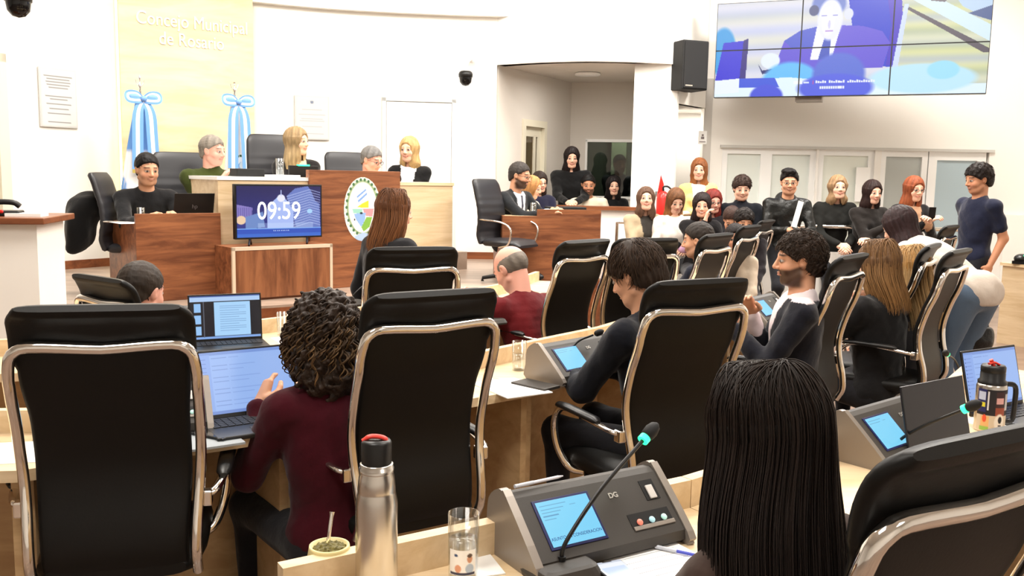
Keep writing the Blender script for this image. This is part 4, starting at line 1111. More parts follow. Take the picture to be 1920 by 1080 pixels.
# ================================================================== CHAIRS
def chair_mesh():
    """high backed office chair, seat faces +Y, back profile bent in an S"""
    prof = [(-.02, .44), (-.05, .50), (-.045, .58), (-.02, .68), (-.015, .78), (-.045, .90), (-.085, 1.00), (-.105, 1.08), (-.115, 1.15), (-.14, 1.205), (-.175, 1.235)]
    prof = [Vector((0, y-.20, z)) for y, z in prof]
    C = crom(prof, 4)
    def pad(path, wf, th, m):
        mb = MB(); secs = []; n = len(path)
        for i, p in enumerate(path):
            t = (path[min(i+1, n-1)]-path[max(i-1, 0)]).normalized(); nrm = Vector((0, t.z, -t.y))
            w = wf(i/(n-1), p.z); h = th*(1 if 0 < i < n-1 else .5)
            q = []
            for k in range(20):
                a = 2*PI*k/20; cx = math.copysign(abs(math.cos(a))**.35, math.cos(a)); cy = math.copysign(abs(math.sin(a))**.6, math.sin(a))
                q.append(p+Vector((cx*w, 0, 0))+nrm*cy*h)
            secs.append(q)
        mb.loft(secs, m); return mb
    def wb(t, z):
        w = .222+.012*sstep(.9, 1.05, z) - .012*(1-sstep(.5, .75, z))+.018*float(sstep(1.06, 1.10, z))
        if z > 1.19: w -= .035*((z-1.19)/.045)**2
        return float(w)
    E = empty('office_chair')
    fwd = [p+Vector((0, .016, 0)) for p in C]
    pad(fwd, wb, .020, None).build('backrest', M_LEATHER, E)
    def wbk(t, z): return float(wb(t, z))-.012
    bk = [p for p in C if p.z < 1.07]
    # chrome hoop: up one side, across, down the other
    side = [p for p in C if p.z < 1.045]
    R = []
    for p in side: R.append(Vector((-.252+.018*float(1-sstep(.5, .85, p.z)), p.y-.012, p.z)))
    e = side[-1]; e = Vector((0, e.y, e.z+.02))
    arc = [(-.243, .035), (-.222, .058), (-.190, .068), (-.10, .064), (0, .058), (.10, .064), (.190, .068), (.222, .058), (.243, .035)]
    top = [Vector((x, e.y-.017-.02*dz/.07, e.z+dz)) for x, dz in arc]
    R2 = [Vector((-p.x, p.y, p.z)) for p in reversed(R)]
    hoop = R+top+R2
    MB().tube(crom(hoop, 2), .0165, None, 12).build('chrome_hoop', M_CHROME, E)
    # seat cushion
    mb = MB(); secs = []
    for y, z, w, h in ((-.24, .455, .20, .025), (-.2, .46, .235, .04), (-.05, .455, .25, .045), (.12, .46, .25, .048), (.2, .455, .245, .045), (.25, .44, .23, .035), (.265, .43, .2, .015)):
        secs.append([Vector((math.copysign(abs(math.cos(a))**.4, math.cos(a))*w, y, z+math.copysign(abs(math.sin(a))**.7, math.sin(a))*h)) for a in [2*PI*k/20 for k in range(20)]])
    mb.loft(secs); mb.build('seat', M_LEATHER, E)
    for q in (-1, 1):
        pth = crom([(q*.245, -.215, .655), (q*.285, -.19, .665), (q*.305, -.08, .680), (q*.31, .06, .690), (q*.308, .15, .672), (q*.30, .20, .60), (q*.285, .19, .50), (q*.25, .15, .425), (q*.20, .12, .41)], 5)
        a = MB().tube(pth, .017, None, 10, False, .62).build('armrest', M_CHROME, E)
        mb = MB(); secs = []
        for y, z, w, h in ((-.13, .688, .012, .006), (-.11, .692, .024, .014), (0, .694, .027, .015), (.1, .695, .026, .014), (.155, .692, .02, .012), (.17, .684, .01, .005)):
            secs.append([Vector((q*.308+math.cos(t)*w, y, z+math.sin(t)*h)) for t in [2*PI*k/12 for k in range(12)]])
        mb.loft(secs); mb.build('arm_pad', M_BLK, a)
        MB().box((q*.25-.012 if q > 0 else q*.25-.03, -.235, .63), (q*.25+.03 if q > 0 else q*.25+.012, -.195, .675), None, None, .005).build('arm_bracket', M_CHROME, a)
    mb = MB(); mb.lathe([(.028, .08), (.028, .30), (.02, .30), (.02, .40), (.05, .405), (.05, .425), (0, .425)], (0, 0, 0), None, 14); mb.box((-.12, -.1, .40), (.12, .1, .425)); mb.build('gas_column', M_BLK, E)
    for k in range(5):
        a = 2*PI*k/5+.3; c, s = math.cos(a), math.sin(a)
        leg = MB().tube([(0, 0, .12), (.12*c, .12*s, .115), (.30*c, .30*s, .085)], [.03, .022, .015], None, 8).build('base_leg', M_CHROME, E)
        mb = MB(); Mx = Matrix.Translation((.30*c, .30*s, .032)) @ Matrix.Rotation(a+.6, 4, 'Z') @ Matrix.Rotation(PI/2, 4, 'X')
        mb.lathe([(0, -.022), (.03, -.022), (.032, 0), (.03, .022), (0, .022)], (0, 0, 0), None, 12, Mx); mb.tube([(.30*c, .30*s, .04), (.30*c, .30*s, .085)], .008, None, 6); mb.build('caster', M_BLK, leg)
    for o in [E]+list(E.children): pass
    return E
def exec_chair():
    """executive chair of the dais: padded leather back with sewn pleats and a forward rolled top"""
    E = empty('executive_chair')
    prof = crom([(0, -.24, .44), (0, -.27, .55), (0, -.25, .70), (0, -.26, .85), (0, -.30, 1.0), (0, -.33, 1.10), (0, -.37, 1.17)], 7)
    mb = MB(); secs = []; n = len(prof)
    for i, p in enumerate(prof):
        t = (prof[min(i+1, n-1)]-prof[max(i-1, 0)]).normalized(); nr = Vector((0, t.z, -t.y)); z = p.z
        pleat = .008*abs(math.sin((z-.5)*PI/.085)) if .52 < z < .98 else .006
        w = .25+.02*math.sin((z-.44)/.75*PI); 
        if z > 1.1: w -= .06*((z-1.1)/.07)**2*.6
        h = (.030+pleat) if 0 < i < n-1 else .012
        secs.append([p+Vector((math.copysign(abs(math.cos(a))**.4, math.cos(a))*w, 0, 0))+nr*math.copysign(abs(math.sin(a))**.6, math.sin(a))*h for a in [2*PI*k/20 for k in range(20)]])
    mb.loft(secs); mb.build('backrest', mat('dark_grey_leather', lin(34, 34, 38), .42), E)
    mb = MB(); secs = []
    for y, z, w, h in ((-.24, .455, .20, .025), (-.2, .46, .24, .045), (0, .46, .255, .05), (.2, .455, .25, .045), (.265, .43, .2, .015)):
        secs.append([Vector((math.copysign(abs(math.cos(a))**.4, math.cos(a))*w, y, z+math.copysign(abs(math.sin(a))**.7, math.sin(a))*h)) for a in [2*PI*k/20 for k in range(20)]])
    mb.loft(secs); mb.build('seat', mat('dark_grey_leather'), E)
    for q in (-1, 1):
        MB().tube(crom([(q*.25, -.24, .72), (q*.29, -.15, .72), (q*.30, .08, .70), (q*.295, .2, .62), (q*.28, .16, .46), (q*.24, .02, .42)], 5), .016, None, 9, False, .7).build('armrest', M_CHROME, E)
    mb = MB(); mb.lathe([(.028, .08), (.028, .30), (.02, .30), (.02, .40), (.05, .42), (0, .42)], (0, 0, 0), None, 12); mb.build('gas_column', M_BLK, E)
    for k in range(5):
        a = 2*PI*k/5+.3; c, s = math.cos(a), math.sin(a)
        MB().tube([(0, 0, .10), (.30*c, .30*s, .05), (.30*c, .30*s, .012)], [.03, .02, .02], None, 8).build('base_leg', M_BLK, E)
    return E
CH = chair_mesh(); EX = exec_chair(); used = {}
def place(proto, x, y, z, deg, label, group=None, sc=1.0):
    o = proto if proto.name not in used else copy_tree(proto)
    used[proto.name] = 1
    o.location = (x, y, z); o.rotation_euler = (0, 0, math.radians(deg)); o.scale = (sc*(.94 if proto is CH else 1), sc, sc)
    tag(o, label, 'chair', group)
    return o
def chair(px, py, deg, label, zt=1.235, sc=1.0, group=None):
    h = on(px, py, zt); a = math.radians(deg); yo = -.36
    return place(CH, h.x+math.sin(a)*yo, h.y-math.cos(a)*yo, 0, deg, label, group, zt/1.235)
CHAIRS = [
 (184, 578, 14, 'large empty black chair with chrome hoop in the left foreground'),
 (822, 550, 32, 'black high-backed chair right of the curly haired woman in dark red'),
 (1322, 528, 28, 'black high-backed chair right of the man in the dark sweater'),
 (1884, 822, 30, 'large black chair cut off by the bottom right corner'),
 (778, 466, 20, 'empty black chair in front of the brown haired woman in black'),
 (1104, 452, 47, 'black high-backed chair behind the bald man in the red sweater'),
 (1218, 449, 24, 'black high-backed chair beyond the head of the man in the dark sweater'),
 (1606, 480, 52, 'black curved chair behind the bearded man in the navy blazer'),
 (1755, 460, 56, 'black curved chair between the fair haired women and the right wall, farther one'),
 (1806, 470, 50, 'black curved chair nearest the man in the navy polo shirt'),
 (1352, 440, 52, 'black chair behind the seated man in navy with cropped hair'),
 (1412, 424, 56, 'black chair just left of the bearded man, behind his hair'),
 (1442, 414, 58, 'black chair farthest back left of the standing man with folded paper'),
 (1788, 424, 50, 'far black chair at the waist of the man in the polo shirt'),
]
for c in CHAIRS: chair(*c)
h = at(182, 527, 3.72); place(CH, h.x+math.sin(math.radians(-36))*-.33, h.y+math.cos(math.radians(-36))*.33, 0, -36, 'black chair twisted sideways beside the small dark haired figure at left', None, .93)

# executive chairs on the dais
def exc(px, py, Y, yaw, label, proto=EX, top=(.37, 1.18), fl=DZ):
    P = at(px, py, Y); a = math.radians(yaw); sc = min(max((P.z-fl)/top[1], .88), 1.2)
    yo = -top[0]*sc
    return place(proto, P.x+math.sin(a)*yo, P.y-math.cos(a)*yo, fl, yaw, label, None, sc)
PODZ = DZ+.20
mb = MB(); dbox(mb, dl(c0, .1, .75, 0), 3.2, 1.35, DZ, PODZ); struct('dais_podium', mb, M_DAISF)
exc(183, 362, 7.7, -84, 'black executive chair with a dark coat over it, behind the young man in black')
exc(338, 285, 8.7, -150, 'dark leather executive chair behind the man in the green fleece')
exc(510, 252, 9.55, -152, 'tallest dark leather executive chair, behind the presiding blonde woman', fl=PODZ)
exc(646, 285, 9.9, -150, 'dark leather executive chair left of the grey haired man with glasses', fl=PODZ)
exc(906, 372, 9.3, -122, 'black executive chair behind the bearded man in a dark suit')
# coat over the left executive chair
ct = MB(); cb = at(178, 390, 7.72)
V = Vol(np.array(cb)-.45, np.array(cb)+.45, .02); c_ = np.array(cb)
V.ell(c_+[-.02, -.0, .02], (.16, .2, .12), .05); V.ell(c_+[-.10, -.05, -.14], (.10, .19, .22), .08); V.cone(c_+[-.10, -.06, -.1], c_+[-.14, -.12, -.33], .09, .06, .08)
x, y, z = V.g(); V.F = V.F+.01*wob((x, y, z), 24, 5); P, Q = V.mesh()
o = addmesh('folded_coat', [(P, Q, lin(14, 14, 15)[:3])], M_CLOTH, None); tag(o, 'black coat hung over the executive chair at the far left', 'coat')

# ------------------------------------------------ flags
def flag(px, ptop, pbow, Y, kind, label):
    c, t = wall_at(px); c = at(px, pbow, Y); floor = DZ
    E = empty('flag', (c.x, c.y, floor), A40, label, 'flag')
    zb = c.z-floor; zt = at(px, ptop, Y).z-floor
    lean = Vector((.0, 0, 0))
    MB().tube([(0, 0, .05), (0, 0, zb+.06)], .014, None, 8).build('pole', M_REDWOOD, E)
    MB().lathe([(.13, 0), (.13, .03), (.03, .05), (.02, .12), (0, .12)], (0, 0, 0), None, 18).build('stand', M_STEEL, E)
    f = MB(); f.lathe([(.008, zb+.05), (.018, zb+.08), (.008, zb+.11), (.03, zb+.135), (.008, zb+.16), (.006, zb+.19), (.016, zb+.22), (.001, zt)], (0, 0, 0), None, 12)
    f.tube(crom([(-.045, 0, zb+.20), (-.03, 0, zb+.155), (0, 0, zb+.14), (.03, 0, zb+.155), (.045, 0, zb+.20)], 4), .005, None, 6); f.build('finial', M_CHROME, E)
    # draped cloth: folded cone
    rows = 34; cols = 44; P = np.zeros((rows, cols, 3)); C = np.zeros((rows, cols, 3))
    bl = np.array(lin(104, 152, 214)[:3]); wh = np.array(lin(240, 240, 240)[:3])
    Hc = zb-.30
    for i in range(rows):
        t = i/(rows-1); wd = (.05+.26*t**.9) if kind == 'nation' else (.05+.17*t)
        for j in range(cols):
            u = j/(cols-1); a = u*2*PI
            rr = 1+.16*math.sin(a*7+t*2)*min(1, t*3)
            P[i, j] = (wd*rr*math.cos(a)+.03*t, .35*wd*rr*math.sin(a), zb-.02-t*Hc)
            X = P[i, j, 0]/max(wd, .01)
            if kind == 'nation':
                v = X*.6+(t-.5)*1.1   # diagonal fall of the three bands
                C[i, j] = bl if (v > .28*1.0+(.9-t)*-.0 and X > .05+(t-.35)*.9) or (X < -.5+(t-.75)*2.2) else wh
                if t < .36: C[i, j] = bl
            else: C[i, j] = wh
    idx = np.arange(rows*cols).reshape(rows, cols)
    Q = np.stack([idx[:-1, :-1], idx[1:, :-1], idx[1:, 1:], idx[:-1, 1:]], -1).reshape(-1, 4)
    addmesh('cloth', [(P.reshape(-1, 3), Q, C.reshape(-1, 3))], M_CLOTH, E)
    if kind != 'nation':
        im = canvas(40, 50, (240, 240, 240)); pell(im, .5, .5, .46, .48, (214, 226, 206)); pell(im, .5, .5, .38, .40, (232, 236, 240))
        for k in range(11):
            a = PI*(1.0+k/10); pell(im, .5+.40*math.cos(a), .5+.42*math.sin(a), .06, .05, (40, 84, 60))
        ppoly(im, [(.2, .5), (.5, .3), (.6, .7), (.35, .8)], (110, 160, 216)); pell(im, .6, .45, .2, .18, (220, 232, 236)); pell(im, .35, .6, .06, .1, (222, 160, 130))
        picture('emblem', im, .26, .30, frame((.03, -.085, zb-.72), (1, 0, 0), (0, 0.15, 1)), E, M_PRINT)
    # bow and ribbons
    mb = MB(); B = lin(110, 160, 226); W = lin(246, 246, 250)
    def ribbon(path, w, col3):
        path = crom(path, 6); n = len(path)
        ws = [(-1, -.34, B), (-.34, .34, W), (.34, 1, B)]
        for a, b, c in ws:
            vs = []
            for i, p in enumerate(path):
                t = (path[min(i+1, n-1)]-path[max(i-1, 0)]).normalized(); s = t.cross(Vector((0, -1, 0)))
                s = s.normalized() if s.length > .2 else Vector((1, 0, 0)); wi = w*(.5+.5*min(1, i/(n*.4)))
                vs += [p+s*a*wi, p+s*b*wi]
            fs = [(2*i, 2*i+1, 2*i+3, 2*i+2) for i in range(n-1)]
            mb.raw(vs, fs, None, True, c); mb.raw([v+Vector((0, .004, 0)) for v in vs], [f[::-1] for f in fs], None, True, c)
    for q in (-1, 1):
        ribbon([(0, -.09, zb), (q*.07, -.11, zb+.05), (q*.15, -.10, zb+.045), (q*.15, -.12, zb-.01), (q*.07, -.12, zb-.02), (0, -.1, zb-.01)], .035, None)
        ribbon([(0, -.10, zb-.01), (q*.06, -.115, zb-.14), (q*.075, -.12, zb-.4), (q*.085, -.13, zb-.74)], .058, None)
    o_ = len(mb.v)
    for q in (-1, 1): mb.ball((q*.095, -.105, zb+.017), (.055, .018, .030), None)
    mb.ball((0, -.115, zb), (.035, .025, .03), None); mb.c[o_] = (len(mb.v)-o_, lin(120, 164, 224))
    rb = mb.build('bow', mat_ribbon, E)
    fr = MB()
    for q in (-1, 1): fr.box((q*.085-.058, -.136, zb-.775), (q*.085+.058, -.124, zb-.735))
    fr.build('fringe', mat('gold_fringe', lin(190, 170, 90), .5, .4), E)
mat_ribbon = attrmat('satin_ribbon', .35, .4)
flag(263, 140, 186, 9.75, 'nation', 'sky blue and white flag with ribbon bow at the left of the pale panel')
flag(440, 158, 192, 10.35, 'city', 'white flag with round emblem and ribbon bow at the right of the pale panel')

# ------------------------------------------------ small things
def drinking_glass(p, label, h=.12, r=.033, water=.6, group=None, print_=False):
    E = empty('drinking_glass', p, 0, label, 'glass', group)
    MB().lathe([(0, .0), (r*.92, 0), (r, h), (r-.002, h), (r*.92-.002, .008), (0, .008)], (0, 0, 0), None, 28).build('glass_wall', M_GLASS, E)
    if water: MB().lathe([(0, .0095), (r*.92-.003, .0095), (r-.0035, h*water), (0, h*water)], (0, 0, 0), None, 28).build('water', M_WATER, E)
    if print_:
        im = canvas(40, 30, (246, 246, 246)); pell(im, .75, .35, .10, .16, (206, 150, 120)); pell(im, .75, .72, .16, .2, (180, 196, 216)); pell(im, .75, .22, .10, .08, (90, 74, 66)); pell(im, .35, .72, .12, .16, (222, 160, 130)); prect(im, .05, .86, .95, .97, (70, 70, 90)); pell(im, .28, .22, .07, .06, (60, 80, 120))
        H_, W_ = im.shape[:2]; a = np.linspace(-PI*.5-.95, -PI*.5+.95, W_); zz = np.linspace(.075, .02, H_)
        A, Z = np.meshgrid(a, zz); R_ = r*.96+.0006
        P = np.stack([R_*np.cos(A), R_*np.sin(A), Z], -1).reshape(-1, 3); i = np.arange(H_*W_).reshape(H_, W_)
        Q = np.stack([i[:-1, :-1], i[1:, :-1], i[1:, 1:], i[:-1, 1:]], -1).reshape(-1, 4); c = im.reshape(-1, 3); c = np.where(c <= .04045, c/12.92, ((c+.055)/1.055)**2.4)
        addmesh('printed_label', [(P, Q, c)], M_PRINT, E)
    return E
def laptop(p, deg, label, w=.34, d=.235, tilt=105, screen=None, lid='black', back=False, lift=0):
    E = empty('laptop', p, math.radians(deg), label, 'laptop')
    MB().box((-w/2, -d/2, .001), (w/2, d/2, .017), None, None, .004).build('base', M_BLK, E)
    kb = MB()
    for r in range(5):
        for c in range(13):
            x = -w*.44+c*w*.88/13; y = d*.36-r*.021; kb.box((x+.001, y-.009, .017), (x+w*.88/13-.002, y+.008, .0195))
    kb.box((-w*.15, -d*.44, .017), (w*.15, -d*.17, .0178)); kb.build('keyboard', mat('keys', lin(38, 38, 40), .5), E)
    a = math.radians(tilt); up = Vector((0, -math.cos(a), math.sin(a)))
    Mq = frame((0, d/2-.004, .014), (1, 0, 0), up)
    L = MB().box((-w/2, 0, -.007), (w/2, d*.97, .0), None, Mq, .003).build('lid', M_BLK, E)
    if screen is not None: picture('screen', screen, w-.016, d*.97-.022, Mq @ Matrix.Translation((0, d*.97/2+.003, .0012)), L)
    if back: 
        MB().lathe([(0, 0), (.022, 0), (.022, .001), (0, .001)], (0, d*.5, -.0085), None, 16, Mq).build('lid_mark', mat('lid_mark', lin(74, 74, 78), .3, .6), L)
    return E
def scr_mail():
    im = canvas(150, 90, (150, 182, 238)); prect(im, 0, 0, 1, .05, (120, 150, 214)); prect(im, 0, .05, .17, 1, (138, 170, 232)); prect(im, 0, .94, 1, 1, (110, 140, 206))
    for k in range(12): pell(im, .03, .12+k*.066, .008, .012, (40, 60, 150)); prect(im, .05, .113+k*.066, .13, .122+k*.066, (90, 116, 190), .6)
    for k in range(13):
        prect(im, .19, .10+k*.063, .34, .108+k*.063, (96, 122, 190), .6); prect(im, .36, .10+k*.063, .36+.1+.4*((k*37 % 10)/10), .108+k*.063, (110, 138, 206), .5)
    return im
def scr_doc():
    im = canvas(150, 90, (26, 26, 34)); prect(im, 0, 0, 1, .13, (176, 206, 244)); prect(im, 0, 0, 1, .03, (70, 96, 160)); prect(im, 0, .95, 1, 1, (130, 170, 230)); prect(im, .34, .16, .85, .93, (168, 212, 250)); prect(im, .19, .13, .2, .95, (90, 96, 110))
    for k in range(3): prect(im, .06, .18+k*.26, .155, .38+k*.26, (150, 196, 244))
    for k in range(12): prect(im, .42, .24+k*.052, .79-.1*(k % 3 == 2), .252+k*.052, (100, 130, 180), .7)
    return im
def scr_dev(n=5):
    im = canvas(96, 72, (128, 212, 246)); X, Y = grid(im); im[:] = im*(1-.12*X[..., None])+.12*X[..., None]*np.array([.3, .75, 1])
    for k in range(n): prect(im, .05, .10+k*.075, .55-.07*k, .118+k*.075, (60, 110, 160), .6)
    prect(im, .6, .16, .72, .175, (60, 110, 160), .5)
    return im
def conference_unit(p, deg, label, txt=True, sc=1.0, lit=True):
    E = empty('conference_unit', p, math.radians(deg), label, 'conference unit', scale=sc)
    W = .43
    prof = [(-.085, .0), (-.10, .012), (-.098, .035), (.018, .142), (.035, .150), (.055, .148), (.088, .12), (.095, .06), (.09, .0)]
    pc = prof
    mb = MB(); secs = [[Vector((x, a, b)) for a, b in pc[::-1]] for x in (-W/2+.012, W/2-.012)]
    mb.loft(secs, None, True, False); mb.build('body', M_DGREY, E)
    cx, cy = -.002, .07
    big = [(cx+(a-cx)*1.08, max(0.0, cy+(b-cy)*1.09)) for a, b in prof]
    for q in (-1, 1):
        x0 = q*(W/2-.014); x1 = q*(W/2+.006); mb = MB()
        bb = crom([Vector((0, a, b)) for a, b in big], 3, True)
        s1 = [Vector((x0, v.y, max(0, v.z))) for v in bb]; s2 = [Vector((x1, v.y, max(0, v.z))) for v in bb]
        if q > 0: s1, s2 = s1[::-1], s2[::-1]
        mb.loft([s1, s2], None, True, False); mb.build('side_plate', M_GREYP, E)
    o = Vector((0, -.098, .035)); yv = Vector((0, .116, .107)); L = yv.length; F0 = frame(o, (1, 0, 0), yv)
    b = MB().box((-.165, .022, .0), (-.012, .142, .0025), None, F0, .001).build('screen_bezel', mat('bezel_blue', lin(20, 26, 84), .3), E)
    picture('screen', scr_dev(5 if txt else 2), .14, .108, F0 @ Matrix.Translation((-.0885, .082, .0035)), b)
    if txt: text('screen_text', 'ASUNTO EN CONSIDERACION', .0108, F0 @ Matrix.Translation((-.0885, .045, .0042)), mat('screen_ink', lin(30, 60, 140), .6), b, .0001, sx=.9)
    text('maker_mark', 'DG', .018, F0 @ Matrix.Translation((.052, .118, .0012)), mat('grey_mark', lin(176, 172, 166), .4, .5), E, .0006, bold=.0006)
    MB().box((.138, .088, .0), (.178, .140, .0015), None, F0).build('card_slot', M_BLKM, E)
    MB().box((.148, .090, .001), (.168, .125, .006), None, F0, .002).build('access_card', mat('card_grey', lin(206, 202, 198), .4), E)
    mb = MB(); mb.box((.062, .028, .0), (.182, .064, .0012), None, F0); mb.build('button_recess', M_BLKM, E)
    MB().box((.064, .022, .0), (.184, .032, .004), None, F0, .001).build('button_shelf', M_GREYP, E)
    for k, c in enumerate(((230, 130, 110), (170, 216, 226), (180, 226, 214))):
        MB().ball((.086+k*.036, .040, .004), (.008, .008, .005), None, F0, 12).build('button', mat('button_%d' % c[0], lin(*c), .3, emit=.3, ecol=lin(*c)), E)
    return E
def pt(E, x, y, z): return Matrix.Translation(E.location) @ Matrix.Rotation(E.rotation_euler.z, 4, 'Z') @ Vector((x, y, z))
def microphone(p, deg, tip, label, base=True, ring=True, bend=.5, glow=False, thick=.0048, hs=1.0):
    """desk microphone: flat base, gooseneck bent towards the given tip, foam head with a lit green ring"""
    E = empty('desk_microphone', p, math.radians(deg), label, 'microphone')
    Ri = Matrix.Rotation(-math.radians(deg), 4, 'Z'); T = Ri @ (Vector(tip)-Vector(p))
    if base:
        mb = MB(); secs = []
        for z, w, d in ((.0, .075, .062), (.01, .077, .064), (.028, .068, .052), (.032, .060, .044)):
            secs.append([Vector((math.copysign(abs(math.cos(a))**.35, math.cos(a))*w, math.copysign(abs(math.sin(a))**.35, math.sin(a))*d, z)) for a in [2*PI*k/24 for k in range(24)]])
        mb.loft(secs, None, True, False); mb.build('base', M_DGREY, E)
        if glow: MB().box((.0, -.05, .029), (.05, -.044, .0315)).build('status_light', M_GREEN, E)
    z0 = .03 if base else 0
    s0 = Vector((0, .0, z0)); 
    mid = s0+(T-s0)*.45+Vector((0, 0, (T-s0).length*.10*bend*2)); 
    path = crom([s0, s0+Vector((0, 0, .03))+(T-s0)*.05, mid, T], 9)
    MB().tube([s0, s0+(path[3]-s0)], .009, None, 10).build('socket', M_BLK, E)
    MB().tube(path, thick, None, 8).build('gooseneck', M_BLK, E)
    d = (path[-1]-path[-3]).normalized()
    if ring: MB().tube([T-d*.001, T+d*.012], .0115*hs, None, 16).build('green_ring', M_GREEN, E)
    h = MB().tube([T+d*.012, T+d*.018, T+d*.035, T+d*.05, T+d*.058], [.009*hs, .0135*hs, .0145*hs, .011*hs, .004*hs], None, 14).build('foam_head', M_BLKM, E)
    return E
def paper(p, deg, w, h, label, name='paper_sheet', z=.002, m=M_PAPER, cat='papers', lines=0):
    E = empty(name, p, math.radians(deg), label, cat)
    MB().box((-w/2, -h/2, 0), (w/2, h/2, z)).build('sheet', m, E)
    if lines:
        mb = MB()
        for k in range(lines): mb.box((-w*.4, h*.38-k*h*.76/lines, z), (w*.38, h*.38-k*h*.76/lines+.0015, z+.0002))
        mb.build('printed_lines', mat('ink_grey', lin(130, 130, 140), .8), E)
    return E
def phone(p, deg, label, lit=False, M=None, parent=None):
    E = empty('smartphone', p, math.radians(deg), label, 'phone')
    if M is not None: E.matrix_world = M
    MB().box((-.037, -.075, 0), (.037, .075, .008), None, None, .003).build('casing', M_BLK, E)
    if lit:
        im = canvas(30, 60, (236, 240, 248)); prect(im, 0, 0, 1, .06, (200, 206, 220)); prect(im, .1, .2, .9, .5, (206, 222, 246)); prect(im, .35, .0, .65, .035, (10, 10, 12)); prect(im, .1, .6, .7, .63, (150, 156, 170))
        picture('screen', im, .068, .144, Matrix.Translation((0, 0, .0085)), E)
    else: MB().box((-.034, -.072, .008), (.034, .072, .0086)).build('screen', mat('black_glass', lin(10, 10, 12), .06), E)
    return E
def pen(p, deg, label, c=(60, 80, 190), h=.004):
    E = empty('pen', p, math.radians(deg), label, 'pen')
    MB().tube([(-.07, 0, h), (.05, 0, h), (.066, 0, h)], [.004, .004, .0012], None, 8).build('barrel', mat('pen_%d' % c[0], lin(*c), .4), E)
    MB().tube([(-.071, 0, h), (-.02, 0, h)], .0047, None, 8).build('cap', mat('pen_cap_%d' % c[0], lin(200, 204, 214), .4), E)
ZT = .75
zp = lambda px, py, z=ZT: on(px, py, z)
TH1 = 33
# nearest desk
cu = conference_unit(zp(1108, 1000, .78)+Vector((0, .0, -.78+ZT+.0005)), 31.5, 'large black conference unit with lit cyan screen on the nearest desk', True, 1.0)
mp = zp(1052, 1078, ZT)+Vector((0, 0, .0)); 
microphone(mp, 30, at(1205, 826, mp.y+.16), 'gooseneck microphone with green ring in front of the nearest conference unit', glow=False, hs=1.15)
g = zp(868, 1052, ZT+.01); g = zp(868, 1085, ZT); drinking_glass(g+Vector((0, 0, .0005)), 'tall glass of water with a printed picture on the nearest desk', .145, .0335, .62, None, True)
# steel thermos
tb = on(706, 1118, ZT); E = empty('thermos_flask', tb, 0, 'tall brushed steel thermos with red and black top on the nearest desk', 'thermos'); E.scale = (1, 1, 1.07)
MB().lathe([(0, 0), (.040, 0), (.042, .004), (.042, .185), (.038, .205), (.0375, .2075), (.038, .210), (.0355, .235), (.033, .242), (.033, .248), (.031, .248)], (0, 0, 0), None, 40).build('body', M_STEEL, E)
mb = MB(); mb.lathe([(.034, .244), (.0345, .252), (.033, .2525), (.0335, .2595), (.0315, .261), (0, .261)], (0, 0, 0), None, 36); mb.build('neck_ring', M_STEEL, E)
MB().lathe([(.030, .261), (.030, .300), (.027, .305), (0, .305)], (0, 0, 0), None, 32).build('stopper', M_BLK, E)
mb = MB(); mb.tube(crom([(.026, 0, .300), (.012, .002, .309), (-.012, .0, .311), (-.028, -.002, .303)], 5), [.004]*3+[.007]*10+[.006]*3, None, 10, False, .6); mb.build('red_spout', M_RED, E)
text('printed_mark', 'OS', .016, frame((-.004, -.0425, .045), (1, 0, 0), (0, 0, 1)), mat('mark_grey', lin(90, 86, 82), .4, .6), E, .0004)
# mate gourd and bombilla
mg = on(618, 1092, ZT+.0); E = empty('mate_gourd', (mg.x, mg.y, ZT), 0, 'round mate gourd full of green yerba with a metal straw, cut by the bottom edge', 'mate gourd')
MB().lathe([(0, 0), (.028, 0), (.042, .03), (.046, .055), (.042, .078), (.0415, .082), (.037, .082), (.037, .07), (.0, .07)], (0, 0, 0), None, 30).build('gourd', mat('gourd_cream', lin(222, 208, 150), .5), E)
V = Vol((-.045, -.045, .05), (.045, .045, .11), .0028); V.ell((0, 0, .068), (.037, .037, .015), .01); x, y, z = V.g(); V.F = V.F+.0035*wob((x, y, z), 420, 2)+.002*wob((x, y, z), 800, 5); P, Q = V.mesh()
addmesh('yerba', [(P, Q, np.array(lin(104, 96, 48)[:3])*(.6+.8*np.clip(.5+.5*wob(tuple(P.T), 600, 9), 0, 1))[:, None])], M_PRINT, E)
MB().tube(crom([(-.005, 0, .07), (0, .002, .11), (.004, .01, .15)], 4), [.004]*8+[.006], None, 8, False, .5).build('bombilla', M_CHROME, E)
phone(zp(1168, 1092, ZT)+Vector((0, 0, .008)), 24, 'smartphone with lit white screen lying by the conference unit', True)
paper(zp(1245, 1062)+Vector((0, 0, .0)), 30, .21, .297, 'white printed sheets on the nearest desk beside the dark haired woman', 'paper_sheet', .004, lines=9)
pen(zp(1285, 1040, ZT+.006)+Vector((0, 0, .0)), -28, 'blue pen lying on the papers beside the dark haired woman', (70, 80, 190))
# marker on the far side of the upstand, behind the unit
pen(Vector(pt(cu, -.115, .045, .158))-Vector((0, 0, .0035)), 35, 'small white and blue marker lying on top of the nearest conference unit', (220, 220, 230), .006)
o = paper(zp(900, 1062), 20, .08, .11, 'small folded white paper beside the printed glass', 'paper_note', .003)
E = empty('name_card', (lambda p: p)(on(834, 1040, ZT)), math.radians(31), 'small white card standing against the desk upstand behind the glass', 'card'); 
MB().box((-.02, .0, 0), (.02, .003, .06)).build('card_face', M_PAPER, E); MB().prism([(-.01, 0), (.01, 0), (0, .018)], 0, .001, None, frame((0, -.0008, .012), (1, 0, 0), (0, 0, 1))).build('card_emblem', M_BLKM, E)
